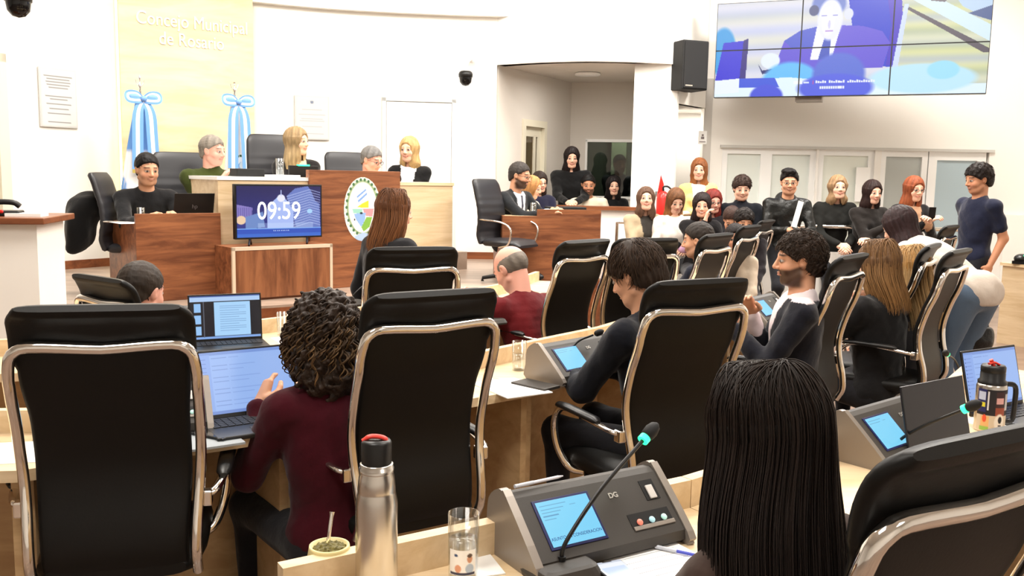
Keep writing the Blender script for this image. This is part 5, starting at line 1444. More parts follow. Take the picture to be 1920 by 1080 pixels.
# right end of the first row
pl2 = zp(1672, 855); cu2 = conference_unit(zp(1665, 835, .77)+Vector((0, 0, -.77+ZT)), 40, 'conference unit half hidden by the dark haired woman, beside the dark monitor', False)
mon = empty('folded_laptop', zp(1756, 852)+Vector((0, 0, 0)), math.radians(34), 'black laptop screen turned off, standing right of the dark haired woman', 'laptop')
MB().box((-.17, -.02, 0), (.17, .20, .016), None, None, .004).build('base', M_BLK, mon)
MB().box((-.17, 0, 0), (.17, .008, .225), None, Matrix.Translation((0, -.018, .012)) @ Matrix.Rotation(-.22, 4, 'X'), .003).build('lid', mat('lid_black', lin(22, 22, 30), .3), mon)
mp = zp(1700, 862); microphone(Vector((mp.x-.03, mp.y, ZT)), 40, at(1806, 768, mp.y-.14), 'gooseneck microphone with green ring crossing the dark laptop screen', hs=1.15)
# sticker covered flask
fb = zp(1853, 806); E = empty('sticker_flask', fb, math.radians(5), 'black insulated flask covered in coloured stickers with a red spout', 'thermos')
MB().lathe([(0, 0), (.047, 0), (.049, .004), (.049, .158), (.044, .172), (0, .172)], (0, 0, 0), None, 36).build('body', M_STEEL, E)
MB().lathe([(.046, .165), (.047, .175), (.040, .182), (.040, .205), (.0385, .207), (.040, .210), (.040, .226), (.036, .232), (.0, .228)], (0, 0, 0), None, 30).build('stopper', M_BLK, E)
MB().tube(crom([(-.02, -.004, .236), (0, 0, .240), (.02, .0, .232)], 4), .007, None, 8, False, .6).tube([(0, 0, .228), (-.012, 0, .250)], .007, None, 8).build('red_spout', M_RED, E)
MB().tube(crom([(.046, 0, .165), (.085, 0, .155), (.088, 0, .09), (.082, 0, .035), (.048, 0, .03)], 5), .009, None, 8).build('handle', M_BLK, E)
im = canvas(90, 56, (36, 34, 40)); prect(im, .0, .0, .22, .55, (40, 44, 96)); prect(im, .02, .32, .2, .42, (214, 206, 60)); prect(im, .24, .06, .28, .5, (214, 214, 220)); prect(im, .03, .08, .2, .26, (190, 200, 226)); prect(im, .42, .05, .62, .5, (60, 40, 44)); prect(im, .43, .2, .61, .34, (206, 160, 160)); prect(im, .42, .42, .66, .62, (140, 70, 54)); prect(im, .0, .62, 1, 1, (206, 190, 168)); pell(im, .53, .78, .13, .22, (226, 218, 208)); pell(im, .54, .72, .05, .09, (20, 20, 24)); prect(im, .50, .84, .58, .87, (60, 60, 64)); prect(im, .12, .64, .3, .9, (226, 180, 120)); pell(im, .2, .7, .05, .1, (226, 90, 60)); prect(im, .66, .1, .8, .5, (180, 180, 186)); prect(im, .1, .9, .3, 1, (150, 190, 90))
H_, W_ = im.shape[:2]; a = np.linspace(-PI*.5-1.5, -PI*.5+1.5, W_); zz = np.linspace(.152, .008, H_); A, Z = np.meshgrid(a, zz)
P = np.stack([.0496*np.cos(A), .0496*np.sin(A), Z], -1).reshape(-1, 3); i = np.arange(H_*W_).reshape(H_, W_); Q = np.stack([i[:-1, :-1], i[1:, :-1], i[1:, 1:], i[:-1, 1:]], -1).reshape(-1, 4); c = im.reshape(-1, 3); c = np.where(c <= .04045, c/12.92, ((c+.055)/1.055)**2.4)
addmesh('stickers', [(P, Q, c)], M_PRINT, E)
laptop(zp(1925, 785), 30, 'open laptop with blue screen at the right edge', screen=scr_mail(), tilt=104)
microphone(zp(1842, 712, .78)+Vector((0, .2, -.78+ZT)), 40, at(1776, 664, 3.75), 'thin gooseneck microphone with green tip above the sticker covered flask', ring=True, base=False, thick=.004)
paper(zp(1895, 800), 30, .2, .28, 'white papers under the laptop at the right edge')
# white cable adaptor / card on the dark laptop
# second row
laptop(zp(490, 800)+Vector((0, 0, 0)), 34, 'open laptop with a pale blue screen before the curly haired woman', w=.36, d=.245, screen=scr_mail(), tilt=112)
phone(zp(402, 820)+Vector((0, 0, .008)), 62, 'black smartphone on a grey folder beside the curly haired woman')
paper(zp(386, 826), 34, .19, .20, 'grey folder with white papers beside the curly haired woman', 'paper_folder', .007, mat('folder_grey', lin(150, 156, 160), .6), 'folder')
conference_unit(zp(262, 790, .78)+Vector((0, 0, -.78+ZT)), 24, 'conference unit partly hidden behind the large empty chair', False)
paper(zp(10, 850), 14, .3, .22, 'white papers on the desk at the left edge')
cu3 = conference_unit(zp(1092, 690, .78)+Vector((-.02, 0, -.78+ZT)), 45, 'grey-sided conference unit with lit screen left of the man in the dark sweater', False)
m3 = zp(1055, 706); microphone(m3, 42, at(1112, 628, m3.y+.08), 'gooseneck microphone with green light on its base, left of the man in the dark sweater', glow=True, ring=False, bend=1.2)
g = zp(973, 694); drinking_glass(g, 'half full glass of water left of the grey-sided conference unit', .13, .033, .55)
paper(zp(958, 728), 32, .21, .29, 'white papers on the desk below the half full glass', 'paper_sheet', .004)
E = empty('notebook', zp(990, 722)+Vector((.03, -.02, 0)), math.radians(48), 'dark notebook lying beside the white papers', 'notebook'); MB().box((-.05, -.09, 0), (.05, .09, .012), None, None, .002).build('cover', M_DGREY, E)
cu4 = conference_unit(zp(1432, 592, .78)+Vector((0, 0, -.78+ZT)), 52, 'conference unit with lit screen in front of the bearded man in navy', False)
paper(zp(1400, 622), 50, .21, .3, 'white papers beside the bearded man in the navy blazer')
# third row
laptop(zp(432, 652), 26, 'open laptop with a document on screen in front of the walnut cabinet', w=.35, d=.24, screen=scr_doc(), tilt=98)
conference_unit(zp(318, 612, .80)+Vector((0, 0, -.80+ZT)), 22, 'conference unit whose pale screen shows left of the open laptop', False)
g = zp(531, 628); drinking_glass(g, 'clear glass on the third row desk below the walnut cabinet', .12, .034, .3)
paper(zp(560, 640), 30, .21, .29, 'white papers on the third row desk by the curly haired woman')
conference_unit(zp(885, 588, .80)+Vector((-.0, 0, -.80+ZT)), 46, 'dark conference unit behind the second chair in front of the bald man', False)
paper(zp(925, 590), 46, .3, .21, 'white papers under the hands of the bald man')
m = zp(662, 572); microphone(Vector((m.x, m.y, ZT)), 40, at(686, 532, m.y+.05), 'small gooseneck microphone with green ring near the brown haired woman', bend=.8)
m = zp(905, 612); microphone(Vector((m.x+.05, m.y+.1, ZT)), 40, at(878, 592, m.y), 'gooseneck microphone with green tip beside the bald man', bend=.4)
# dais things
ML = frame((0, 0, 0), (1, 0, 0), (0, 1, 0))
lp = at(352, 396, ld.y+.55); lp.z = LDZ
w_ = empty('laptop', lp, A40+PI, 'black laptop seen from behind on the left dais desk', 'laptop')
MB().box((-.17, -.12, 0), (.17, .12, .016), None, None, .004).build('base', M_BLK, w_)
L = MB().box((-.17, 0, -.007), (.17, .235, 0), None, frame((0, .115, .014), (1, 0, 0), (0, .25, 1)), .003).build('lid', M_BLK, w_)
text('lid_mark', 'hp', .05, frame((0, .165, .13), (-1, 0, 0), (0, .25, 1)), mat('lid_mark2', lin(120, 120, 124), .3, .6), L, .001)
g = at(264, 398, 7.5); g.z = LDZ; drinking_glass(g, 'glass of dark drink on the left dais desk by the young man', .12, .033, 0)
MB_ = MB().lathe([(0, .008), (.029, .008), (.031, .06), (0, .06)], (0, 0, 0), None, 20).build('drink', mat('dark_drink', lin(60, 34, 24), .1), bpy.data.objects.get('drinking_glass'))
MB_.parent = [o for o in bpy.data.objects if o.get('label') == 'glass of dark drink on the left dais desk by the young man'][0]
pp_ = at(240, 412, 7.35); pp_.z = LDZ; paper(pp_, 40, .21, .29, 'white papers under the young man\'s hand on the left dais desk')
dt = lambda x, y: (lambda v: Vector((v.x, v.y, PDL)))(dl(c0, x, y, 0))
E = empty('tablet_box', dt(ccol(490), .30), A40, 'low black box on the presiding desk above the television', 'desk device'); MB().box((-.13, -.08, 0), (.13, .08, .07), None, None, .006).build('casing', M_BLKM, E)
paper(dt(ccol(545), .22), 40, .3, .2, 'white papers on the presiding desk', 'paper_sheet', .02)
drinking_glass(dt(ccol(552), .30), 'clear glass on the presiding desk before the blonde woman', .17, .038, .5)
E = empty('desk_monitor', dt(ccol(606), .40), A40, 'dark desk monitor with a green light before the presiding woman', 'monitor'); MB().box((-.15, -.01, .01), (.15, .02, .11), None, None, .004).build('casing', M_BLK, E); MB().box((-.09, -.06, 0), (.09, .06, .012)).build('foot', M_BLK, E); MB().box((-.06, -.012, .105), (.06, .022, .12)).build('status_light', M_GREEN, E)
lamp = at(560, 330, 8.6)
E = empty('cable', (0, 0, 0), 0, 'black cable looping from the left desk to the television', 'cable'); a_ = at(396, 396, ld.y+.75); b_ = at(436, 400, tcn.y-.02)
MB().tube(crom([Vector((a_.x, a_.y, LDZ)), a_+Vector((.05, 0, .05)), (a_+b_)/2+Vector((0, 0, .02)), b_], 6), .005, None, 6).build('cord', M_BLK, E)
m_ = at(392, 372, 7.9); E = empty('round_device', Vector((m_.x, m_.y, LDZ)), 0, 'small white round object between the laptop and the maple post', 'desk device'); MB().lathe([(0, 0), (.05, 0), (.06, .02), (.05, .045), (0, .05)], (0, 0, 0), None, 20).build('shell', M_WHITE, E)
# bearded man's desk
rr_ = at(1060, 388, 9.62); rr_.z = RDZ; E = empty('laptop', rr_, math.radians(190), 'thin dark laptop lying open on the bearded man\'s desk', 'laptop'); MB().box((-.2, -.12, 0), (.2, .12, .09), None, None, .004).build('casing', M_BLKM, E)
g = at(1000, 392, 9.55); g.z = RDZ; drinking_glass(g, 'small glass beside the hands of the bearded man in a dark suit', .13, .033, .4)
# left lectern things
E = empty('desk_telephone', Vector((at(8, 392, 5.75).x, 5.75, LLZ)), .3, 'black telephone-like device on the tall white counter at left', 'telephone'); mb = MB(); mb.box((-.1, -.08, 0), (.1, .08, .035), None, None, .01); mb.tube(crom([(-.09, 0, .06), (-.05, 0, .085), (.05, 0, .085), (.09, 0, .06)], 4), .018, None, 10); mb.build('body', M_BLK, E); MB().ball((0, -.08, .03), (.012, .006, .012)).build('red_button', M_REDP, E)
paper(Vector((at(42, 393, 5.7).x, 5.75, LLZ)), 10, .21, .15, 'white papers on the tall white counter at left', 'paper_sheet', .02)
# right staff desk thing
q_ = at(1906, 488, RSD.y-.1); E = empty('desk_telephone', Vector((q_.x+.05, q_.y, RSZ)), .8, 'black desk device with green light on the maple staff desk at right', 'telephone'); mb = MB(); mb.ball((0, 0, .05), (.10, .07, .05)); mb.box((-.1, -.06, 0), (.12, .06, .03)); mb.build('body', M_BLK, E); MB().box((-.06, -.07, .08), (.02, -.03, .092)).build('status_light', M_GREEN, E)
# fire extinguisher with its sign by the pillar
fe = at(1243, 385, 10.95); E = empty('fire_extinguisher', Vector((fe.x, fe.y, fe.z-.28)), 0, 'red fire extinguisher hanging on the pillar behind the seated spectators', 'fire extinguisher')
MB().lathe([(0, 0), (.075, 0), (.08, .02), (.08, .36), (.06, .42), (.025, .45), (0, .45)], (0, 0, 0), None, 24).build('cylinder', M_REDP, E)
MB().tube(crom([(0, 0, .45), (.0, 0, .5), (.06, 0, .5), (.11, 0, .42), (.1, 0, .2)], 5), .012, None, 8).build('hose', M_BLK, E)
MB().box((-.03, .07, .2), (.03, .35, .24)).build('bracket', M_BLK, E)
E = empty('fire_sign', at(1238, 350, 11.0), 0, 'narrow red pennant-shaped fire sign above the extinguisher', 'sign'); MB().prism([(-.04, -.12), (.03, -.12), (.04, .03), (.0, .14)], 0, .02, None, frame((0, .0, 0), (1, 0, 0), (0, 0, 1))).build('plate', M_REDP, E)
MB().box((-.02, .02, -.1), (.02, .28, -.06)).build('bracket', M_BLK, E)

# ================================================================== PEOPLE
blk = (20, 20, 23)
pr = person
# --- dais
pr('young man with cropped black hair in a black sweater at the left dais desk', 276, 319, 7.8, yaw=-150, hyaw=12, hpitch=8, lean=10, floor=DZ, s=1.1, skin='mid', hair='short', hairc=(18, 15, 14), top=(22, 22, 24), arms=((.16, .40, -.34), (.06, .42, -.34)), tz=LDZ+.04, beard=.25)
pr('grey haired man in a green fleece with his hand at his chin', 399, 284, 8.35, yaw=-140, hyaw=34, hpitch=4, lean=10, floor=DZ, s=1.1, skin='pink', hair='short', hairc=(126, 120, 112), top=(58, 66, 30), mat_=M_KNIT, collar='high', arms=('deskin', (.0, .20, -.03)), beard=.25, browc=(120, 110, 100), bulk=1.12)
pr('presiding woman with long fair hair and a black cardigan', 557, 266, 9.05, yaw=-150, hyaw=42, hpitch=0, lean=6, floor=PODZ, sex='f', s=1.12, skin='fair', hair='long', hl=.34, hairc=(146, 124, 92), zhair=(176, 156, 118), top=(28, 26, 27), inner=((200, 186, 160), 'v'), arms=('deskin', 'deskin'))
pr('grey haired man with glasses bent over the presiding desk', 697, 301, 9.3, yaw=-150, hyaw=30, hpitch=16, lean=14, floor=DZ, s=1.08, skin='pink', hair='short', hairc=(112, 112, 112), top=(40, 44, 50), inner=((226, 228, 232), 'v'), arms=((.02, .26, .0), 'deskin'), glasses=True, browc=(70, 64, 60))
pr('blonde woman with crossed arms in a black cardigan and white blouse', 767, 281, 10.0, yaw=176, hyaw=-14, hpitch=3, lean=3, floor=DZ, seat=False, sex='f', s=1.12, skin='fair', hair='long', hl=.24, hairc=(184, 154, 106), top=(18, 18, 19), inner=((240, 240, 240), 'v'), arms=('cross', 'cross'), pole=((-.3, -.3, -1), (.3, -.3, -1)), part=.02)
pW1 = pr('woman with long brown hair seen from behind, in black, by the walnut cabinet', 741, 397, 6.15, yaw=-38, hyaw=-22, hpitch=4, lean=8, floor=0, seat=False, sex='f', s=1.12, skin='fair', hair='long', hl=.26, hairc=(86, 54, 34), zhair=(126, 84, 52), top=(24, 24, 27), arms=('side', (.2, .1, -.45)))
# --- booth side
pr('bearded man with glasses in a dark suit at the right dais desk', 975, 330, 9.65, yaw=-128, hyaw=14, hpitch=10, lean=12, floor=DZ, s=1.1, skin='mid', hair='short', hairc=(58, 54, 52), top=(30, 32, 35), inner=((196, 202, 214), 'tie'), arms=((.10, .42, -.36), (.03, .44, -.36)), tz=RDZ+.04, beard=.9, glasses=True, browc=(36, 30, 28))
pr('woman with long light brown hair in a cream top beside the bearded man', 998, 352, 10.1, yaw=-120, hyaw=10, hpitch=14, lean=8, floor=DZ, sex='f', s=1.0, skin='fair', hair='wavy', hl=.26, hairc=(176, 128, 80), top=(226, 218, 200), arms=((.1, .42, -.3), (.05, .42, -.3)))
pr('woman with glasses and dark hair half hidden behind the light brown haired woman', 1012, 342, 11.0, yaw=-165, hyaw=10, hpitch=8, floor=DZ, sex='f', s=1.0, skin='fair', hair='long', hl=.22, hairc=(40, 28, 24), top=(28, 28, 48), arms=('lap', 'lap'), glasses=True)
pr('standing woman in a black coat with the hood-like dark hair inside the booth', 1072, 296, 12.2, yaw=178, hyaw=4, hpitch=10, floor=.28, seat=False, sex='f', s=1.12, skin='fair', hair='long', hl=.30, hairc=(26, 18, 18), top=(14, 14, 15), arms=('deskin', 'deskin'), bulk=1.25)
pr('man with short beard in a cream sweater leaning on the booth counter', 1103, 347, 12.1, yaw=178, hyaw=2, hpitch=10, lean=8, floor=.28, s=1.08, skin='tan', hair='short', hairc=(18, 16, 16), top=(226, 212, 190), mat_=M_KNIT, collar='crew', arms=((.22, .30, -.28), (.22, .30, -.28)), beard=.75)
pr('figure in a dark jacket with a cap-like hairstyle behind the booth window', 1162, 308, 14.3, yaw=-170, hyaw=6, hpitch=6, floor=.28, s=1.12, skin='mid', hair='short', hairc=(24, 20, 20), top=(58, 60, 66), arms=('lap', 'lap'))
pr('woman with long black hair seated at the right end of the booth counter', 1150, 349, 12.4, yaw=-172, hyaw=-4, hpitch=2, floor=.28, sex='f', s=1.05, skin='fair', hair='long', hl=.30, hairc=(20, 14, 16), top=(18, 18, 19), arms=('lap', 'lap'))
# --- seated spectators left of the barrier
st = .12
pA = pr('seated woman in a tan coat over a striped top by the pillar', 1211, 374, 10.2, yaw=-165, hyaw=-18, hpitch=-8, floor=st, sex='f', s=1.1, skin='fair', hair='long', hl=.24, hairc=(92, 68, 54), top=(176, 158, 130), inner=((60, 56, 52), 'v'), arms=('lap', 'lap'))
pB = pr('seated woman with shoulder length brown hair in a white sweater', 1267, 377, 10.1, yaw=-172, hyaw=-2, hpitch=24, floor=st, sex='f', s=1.08, skin='fair', hair='wavy', hl=.22, hairc=(104, 70, 46), zhair=(160, 106, 60), top=(222, 214, 206), mat_=M_KNIT, arms=('phonelow', 'phonelow'))
pr('standing woman with long auburn hair in a yellow patterned jacket', 1311, 318, 11.2, yaw=172, hyaw=-6, hpitch=6, floor=.2, seat=False, sex='f', s=1.08, skin='fair', hair='wavy', hl=.34, hairc=(124, 76, 44), zhair=(168, 104, 56), top=(222, 196, 128), inner=((246, 244, 240), 'v'), arms=('cross', 'cross'))
pr('laughing woman with dark fringe covering her mouth with one hand', 1316, 385, 9.7, yaw=178, hyaw=-8, hpitch=8, lean=8, floor=0, sex='f', s=1.05, skin='fair', hair='long', hl=.26, hairc=(36, 26, 26), top=(22, 20, 22), arms=('phonelow', (-.02, .16, .06)), bang=.045, mouth='smile')
pr('woman with glasses and long dark red hair behind the laughing woman', 1337, 378, 10.05, yaw=176, hyaw=12, hpitch=10, lean=4, floor=0, sex='f', s=1.05, skin='pink', hair='long', hl=.28, hairc=(112, 40, 34), top=(26, 24, 28), arms=('lap', 'lap'), glasses=True)
pC = pr('boy with curly dark hair in a dark jumper looking at a phone', 1391, 354, 10.1, yaw=176, hyaw=-2, hpitch=12, floor=.0, seat=False, s=1.06, skin='fair', hair='messy', hairc=(52, 38, 32), top=(20, 23, 30), arms=((.05, .28, -.26), (.05, .28, -.26)), hood=False, collar='high')
pD = pr('standing man in a black hooded jacket holding folded paper', 1480, 343, 9.9, yaw=178, hyaw=-10, hpitch=4, floor=0, seat=False, s=1.08, skin='mid', hair='quiff', hairc=(22, 18, 17), top=(24, 25, 24), mat_=M_NYLON, hood=True, arms=((.24, .26, -.50), (.05, .28, -.24)), glasses=True, bulk=1.0, beard=.2)
pr('woman with light brown hair in a black and white tweed jacket leaning on the rail', 1571, 352, 10.5, yaw=180, hyaw=-3, hpitch=-2, lean=8, floor=0, seat=False, sex='f', s=1.12, skin='fair', hair='wavy', hl=.20, hairc=(146, 118, 88), top=(46, 46, 44), mat_=M_SPECK, arms=('rail', 'rail'), bulk=1.1)
pE = pr('dark haired woman in a black jacket filming with a phone at the rail', 1636, 361, 10.3, yaw=-172, hyaw=2, hpitch=6, floor=0, seat=False, sex='f', s=1.08, skin='fair', hair='long', hl=.24, hairc=(40, 26, 24), top=(32, 28, 26), arms=('cross', (-.06, .28, -.12)))
pF = pr('woman with long ginger hair holding up a black phone', 1714, 355, 10.0, yaw=-168, hyaw=-2, hpitch=8, floor=0, seat=False, sex='f', s=1.1, skin='fair', hair='long', hl=.42, hairc=(132, 70, 44), zhair=(160, 92, 58), top=(18, 17, 18), inner=((190, 150, 120), 'v'), arms=((.0, .30, -.10), (.02, .30, -.10)), glasses=True)
pr('standing man in a navy polo shirt on the right, hands behind him', 1834, 337, 8.7, yaw=102, hyaw=-6, hpitch=10, lean=-2, floor=0, seat=False, s=1.12, skin='tan', hair='messy', hairc=(30, 22, 19), top=(24, 28, 48), collar='crew', sleeve='short', arms=((.19, .0, -.50), (.20, -.05, -.50)), pole=((-.12, -1, 0), (.12, -1, 0)), bulk=1.12, bottom=(28, 28, 32), beard=.2)
# --- councillors and guests in the rows
pr('cropped haired man in a navy suit seen from the side behind the rail seats', 1308, 452, 7.0, yaw=58, hyaw=10, hpitch=6, floor=0, s=1.1, skin='mid', hair='short', hairc=(44, 38, 34), top=(20, 24, 38), arms=('deskin', 'deskin'), beard=.3)
pr('child-sized figure with dark bowl hair behind the far black chairs', 1395, 417, 8.3, yaw=170, hyaw=10, hpitch=14, floor=0, s=.92, skin='mid', hair='messy', hairc=(34, 28, 26), top=(30, 26, 30), arms=('lap', 'lap'))
pr('smiling dark haired woman seen between two black chairs', 1378, 447, 7.5, yaw=165, hyaw=4, hpitch=6, floor=0, sex='f', s=.92, skin='mid', hair='long', hl=.2, hairc=(26, 20, 20), top=(206, 190, 170), arms=('lap', 'lap'), mouth='smile')
pr('person with brown hair bowed behind the cropped haired man', 1372, 412, 9.0, yaw=165, hyaw=0, hpitch=36, floor=0, sex='f', s=1.0, skin='mid', hair='short', hairc=(58, 40, 34), top=(40, 28, 44), arms=('lap', 'lap'))
pBald = pr('bald man with grey fringe in a dark red sweater bent over his desk', 958, 505, 5.5, yaw=44, hyaw=8, hpitch=34, lean=24, floor=0, s=1.12, skin='pink', hair='fringe', hairc=(120, 112, 104), top=(92, 22, 26), mat_=M_KNIT, collar='crew', arms=((.14, .36, -.22), (.06, .40, -.22)), tz=.80, fine=True, beard=.25, browc=(120, 110, 100), bulk=1.15)
pMop = pr('man with thick dark hair in a dark navy sweater seen from behind', 1193, 518, 3.72, yaw=52, hyaw=2, hpitch=22, lean=10, floor=0, s=1.05, skin='mid', hair='mop', hairc=(48, 36, 28), top=(20, 22, 30), arms=('deskin', 'deskin'), tz=.80, fine=True, bulk=1.05)
pG = pr('bearded man in a navy blazer and pale shirt resting his hand near his chin', 1497, 489, 4.55, yaw=78, hyaw=6, hpitch=2, lean=-4, floor=0, s=1.08, skin='mid', hair='messy', hairc=(44, 34, 28), top=(20, 21, 30), inner=((222, 208, 210), 'v'), collar='shirt', arms=((.06, .30, -.10), (.02, .22, -.04)), fine=True, beard=.9, bulk=1.1)
pW2 = pr('woman with light brown hair in a black top seen from behind', 1643, 498, 5.25, yaw=38, hyaw=18, hpitch=6, lean=2, floor=0, sex='f', s=1.1, skin='fair', hair='long', hl=.24, hairc=(104, 78, 54), zhair=(150, 112, 70), top=(20, 19, 20), arms=('deskin', 'deskin'), tz=.80, bulk=1.15)
pW3 = pr('woman with long straight blonde hair in a grey top seen from behind', 1706, 506, 5.6, yaw=20, hyaw=4, hpitch=10, lean=4, floor=0, sex='f', s=1.1, skin='fair', hair='long', hl=.34, hairc=(164, 122, 68), zhair=(190, 146, 88), top=(52, 50, 52), arms=('deskin', 'deskin'))
pr('dark haired woman in a cream jacket and jeans bending over the seated women', 1686, 425, 6.1, yaw=30, hyaw=12, hpitch=26, lean=60, floor=0, seat=False, sex='f', s=1.04, skin='fair', hair='long', hl=.30, hairc=(46, 32, 34), top=(212, 200, 188), bottom=(94, 112, 134), arms=('deskin', 'deskin'), bulk=1.0)
pSm = pr('small dark haired figure in navy half hidden by the twisted chair at left', 266, 548, 4.0, yaw=-20, hyaw=0, hpitch=10, lean=6, floor=0, s=1.02, skin='pink', hair='short', hairc=(52, 44, 38), top=(28, 32, 54), arms=((.1, .3, -.2), (.26, .14, -.30)))
pCu = pr('woman with curly dark blonde-tipped hair in a dark red sweater', 606, 632, 2.98, yaw=38, hyaw=2, hpitch=8, lean=4, floor=0, sex='f', s=1.0, skin='mid', hair='curly', hl=.19, hairc=(46, 34, 26), top=(62, 14, 24), mat_=M_KNIT, arms=((.13, .27, -.34), (.08, .36, -.30)), tz=.79, pole=((-.5, -.6, -1), (.5, -.4, -1)), fine=True, bulk=1.1)
pH = pr('woman with long straight dark hair seen from behind in the foreground', 1432, 826, 1.60, yaw=34, hyaw=0, hpitch=12, lean=6, floor=0, sex='f', s=1.03, skin='mid', hair='none', hairc=(24, 17, 14), top=(60, 46, 40), arms=('desk', 'desk'), fine=True)

# ------------------------------------------------ separate strands of hair for the people close to the camera
def strands(info, name, paths, rad, cols, m=M_HAIR, seg=4):
    """one mesh of tapered strands given in the head's own frame"""
    P = np.asarray(paths); n, L, _ = P.shape; s = info['s']
    Q = (P*s) @ info['hrl'].T+info['headl']
    T = np.gradient(Q, axis=1); T /= np.linalg.norm(T, axis=2, keepdims=True)+1e-9
    ref = np.array([.31, .9, .2]); A = np.cross(T, ref); A /= np.linalg.norm(A, axis=2, keepdims=True)+1e-9; B = np.cross(T, A)
    tt = np.linspace(0, 1, L)[None, :, None]; r = rad*s*(1-.75*tt**3)
    rings = [Q+(A*math.cos(a)+B*math.sin(a))*r for a in [2*PI*k/seg for k in range(seg)]]
    V = np.stack(rings, 2).reshape(-1, 3)
    i = np.arange(n*L*seg).reshape(n, L, seg); j = np.roll(i, -1, 2)
    Fq = np.stack([i[:, :-1], j[:, :-1], j[:, 1:], i[:, 1:]], -1).reshape(-1, 4)
    C = np.repeat(np.asarray(cols).reshape(n, -1, 3) if np.asarray(cols).ndim == 3 else np.repeat(np.asarray(cols)[:, None, :], L, 1), seg, axis=1).reshape(-1, 3)
    return addmesh(name, [(V, Fq, C)], m, info['root'])
SHORTS = [i for i in PEOPLE if i['hair'] in ('short', 'quiff')]; out_n = []
def long_strands(info, n, Lh, wx, wy, c0, c1, seed=1, rad=.0016, flare=.0, name='hair_strands', back=.05, xsh=0):
    r = np.random.default_rng(seed); K = 22; out = []; cols = []
    for k in range(n):
        ph = r.uniform(-2.25, 2.25); g = r.uniform(0, 1)**.5
        y0 = r.uniform(-.055, .07); x0 = .004*np.sign(ph)
        ln = Lh*r.uniform(.86, 1.03); off = r.normal()*.0035; w1 = r.uniform(0, 6); am = r.uniform(0, .004)
        p = []
        for i in range(K):
            t = i/(K-1)
            if t < .4:
                q = t/.4; a = q*PI/2
                X = math.sin(ph)*wx*.92*math.sin(a)+x0*(1-q); Y = y0*(1-math.sin(a))+(-.016-math.cos(ph)*wy*math.sin(a)); Z = .035+.102*math.cos(a)
            else:
                q = (t-.4)/.6
                f_ = wx*(.92+.30*sstep(0, .45, q)-.10*sstep(.6, 1, q)+flare*q*q)
                X = math.sin(ph)*f_-xsh*q**1.4; Y = -.016-math.cos(ph)*wy*(1-.15*q)-back*sstep(.15, 1, q); Z = .035-q*(ln+.035)
            o_ = 1+off/.1
            p.append((X*o_+am*math.sin(w1+t*7), Y*o_+am*math.cos(w1+t*6), Z+(off*.6 if t < .4 else 0)))
        out.append(p); u = r.uniform(.6, 1.5); tt = np.linspace(0, 1, K)[:, None]**1.3
        cols.append((np.array(lin(*c0))[:3]*(1-tt)+np.array(lin(*c1))[:3]*tt)*u)
    return strands(info, name, out, rad, np.array(cols))
# foreground woman: dark core volume plus strands
V = Vol((-.30, -.24, -.46), (.17, .13, .17), .0055); x, y, z = V.g(); t = np.clip(-z, 0, None)
V.ell((0, -.016, .034), (.092, .108, .102), .01)
wx = .096+.034*sstep(.02, .2, t)-.012*sstep(.3, .44, t); wy = .10-.03*sstep(.05, .4, t); yc = -.016-.05*sstep(.06, .40, t)
q = (np.sqrt(((x+.12*(t/.43)**1.4)/wx)**2+((y-yc)/wy)**2)-1)*wy; q = np.maximum(q, z-.03); q = np.maximum(q, (-.40+.03*wob((x, y, z*0), 50, 4)-z)*.7)
h_ = np.clip(.03-np.abs(V.F-q), 0, None)/.03; V.F = np.minimum(V.F, q)-h_*h_*.03/4
V.F = V.F+.003*np.sin(np.arctan2(x, y+.02)*40+4*np.sin(z*10))
V.cone((0, .115, 0), (0, .12, -.5), .06, .07, .02, sub=True)
P, Q = V.mesh(); s_ = pH['s']; addmesh('hair', [((P*s_) @ pH['hrl'].T+pH['headl'], Q, np.array(lin(18, 13, 11))[:3])], M_HAIR, pH['root'])
long_strands(pH, 1500, .43, .103, .108, (34, 25, 20), (26, 19, 17), 4, .0013, .10, xsh=.12)
long_strands(pW1, 420, .25, .098, .104, (96, 62, 40), (138, 92, 58), 5, .0015, name='hair_strands')
long_strands(pW2, 420, .25, .098, .104, (112, 84, 58), (164, 124, 78), 6, .0015)
long_strands(pW3, 420, .34, .098, .104, (172, 140, 96), (200, 168, 120), 7, .0015)
def curls(info, n, seed, c0, c1):
    r = np.random.default_rng(seed); K = 34; out = []; cols = []
    for k in range(n):
        ph = r.uniform(-2.3, 2.3); el = r.uniform(-.2, 1.45); R = np.array([.112, .12, .115])
        d = np.array([math.sin(ph)*math.cos(el), -math.cos(ph)*math.cos(el), math.sin(el)])
        c = np.array([0, -.02, .035])+d*R*r.uniform(.9, 1.02); ln = r.uniform(.09, .17); hr_ = r.uniform(.006, .012); fq = r.uniform(2, 3.4)*2*PI; w = r.uniform(0, 6)
        side = np.array([math.cos(ph), math.sin(ph), 0])
        p = []
        for i in range(K):
            t = i/(K-1)
            out_ = d*(.02*math.sin(t*PI))+np.array([d[0], d[1], 0])*.03*t*(1-t*.6)
            p.append(c+out_+np.array([0, 0, -1])*ln*t+side*hr_*math.cos(w+fq*t)+d*hr_*math.sin(w+fq*t))
        out.append(p); tt = np.linspace(0, 1, K)[:, None]**1.5*r.uniform(.2, 1)
        cols.append((np.array(lin(*c0))[:3]*(1-tt)+np.array(lin(*c1))[:3]*tt)*r.uniform(.6, 1.3))
    return strands(info, 'curls', out, .0032, np.array(cols), M_HAIR, 5)
curls(pCu, 520, 3, (44, 33, 26), (150, 118, 80))
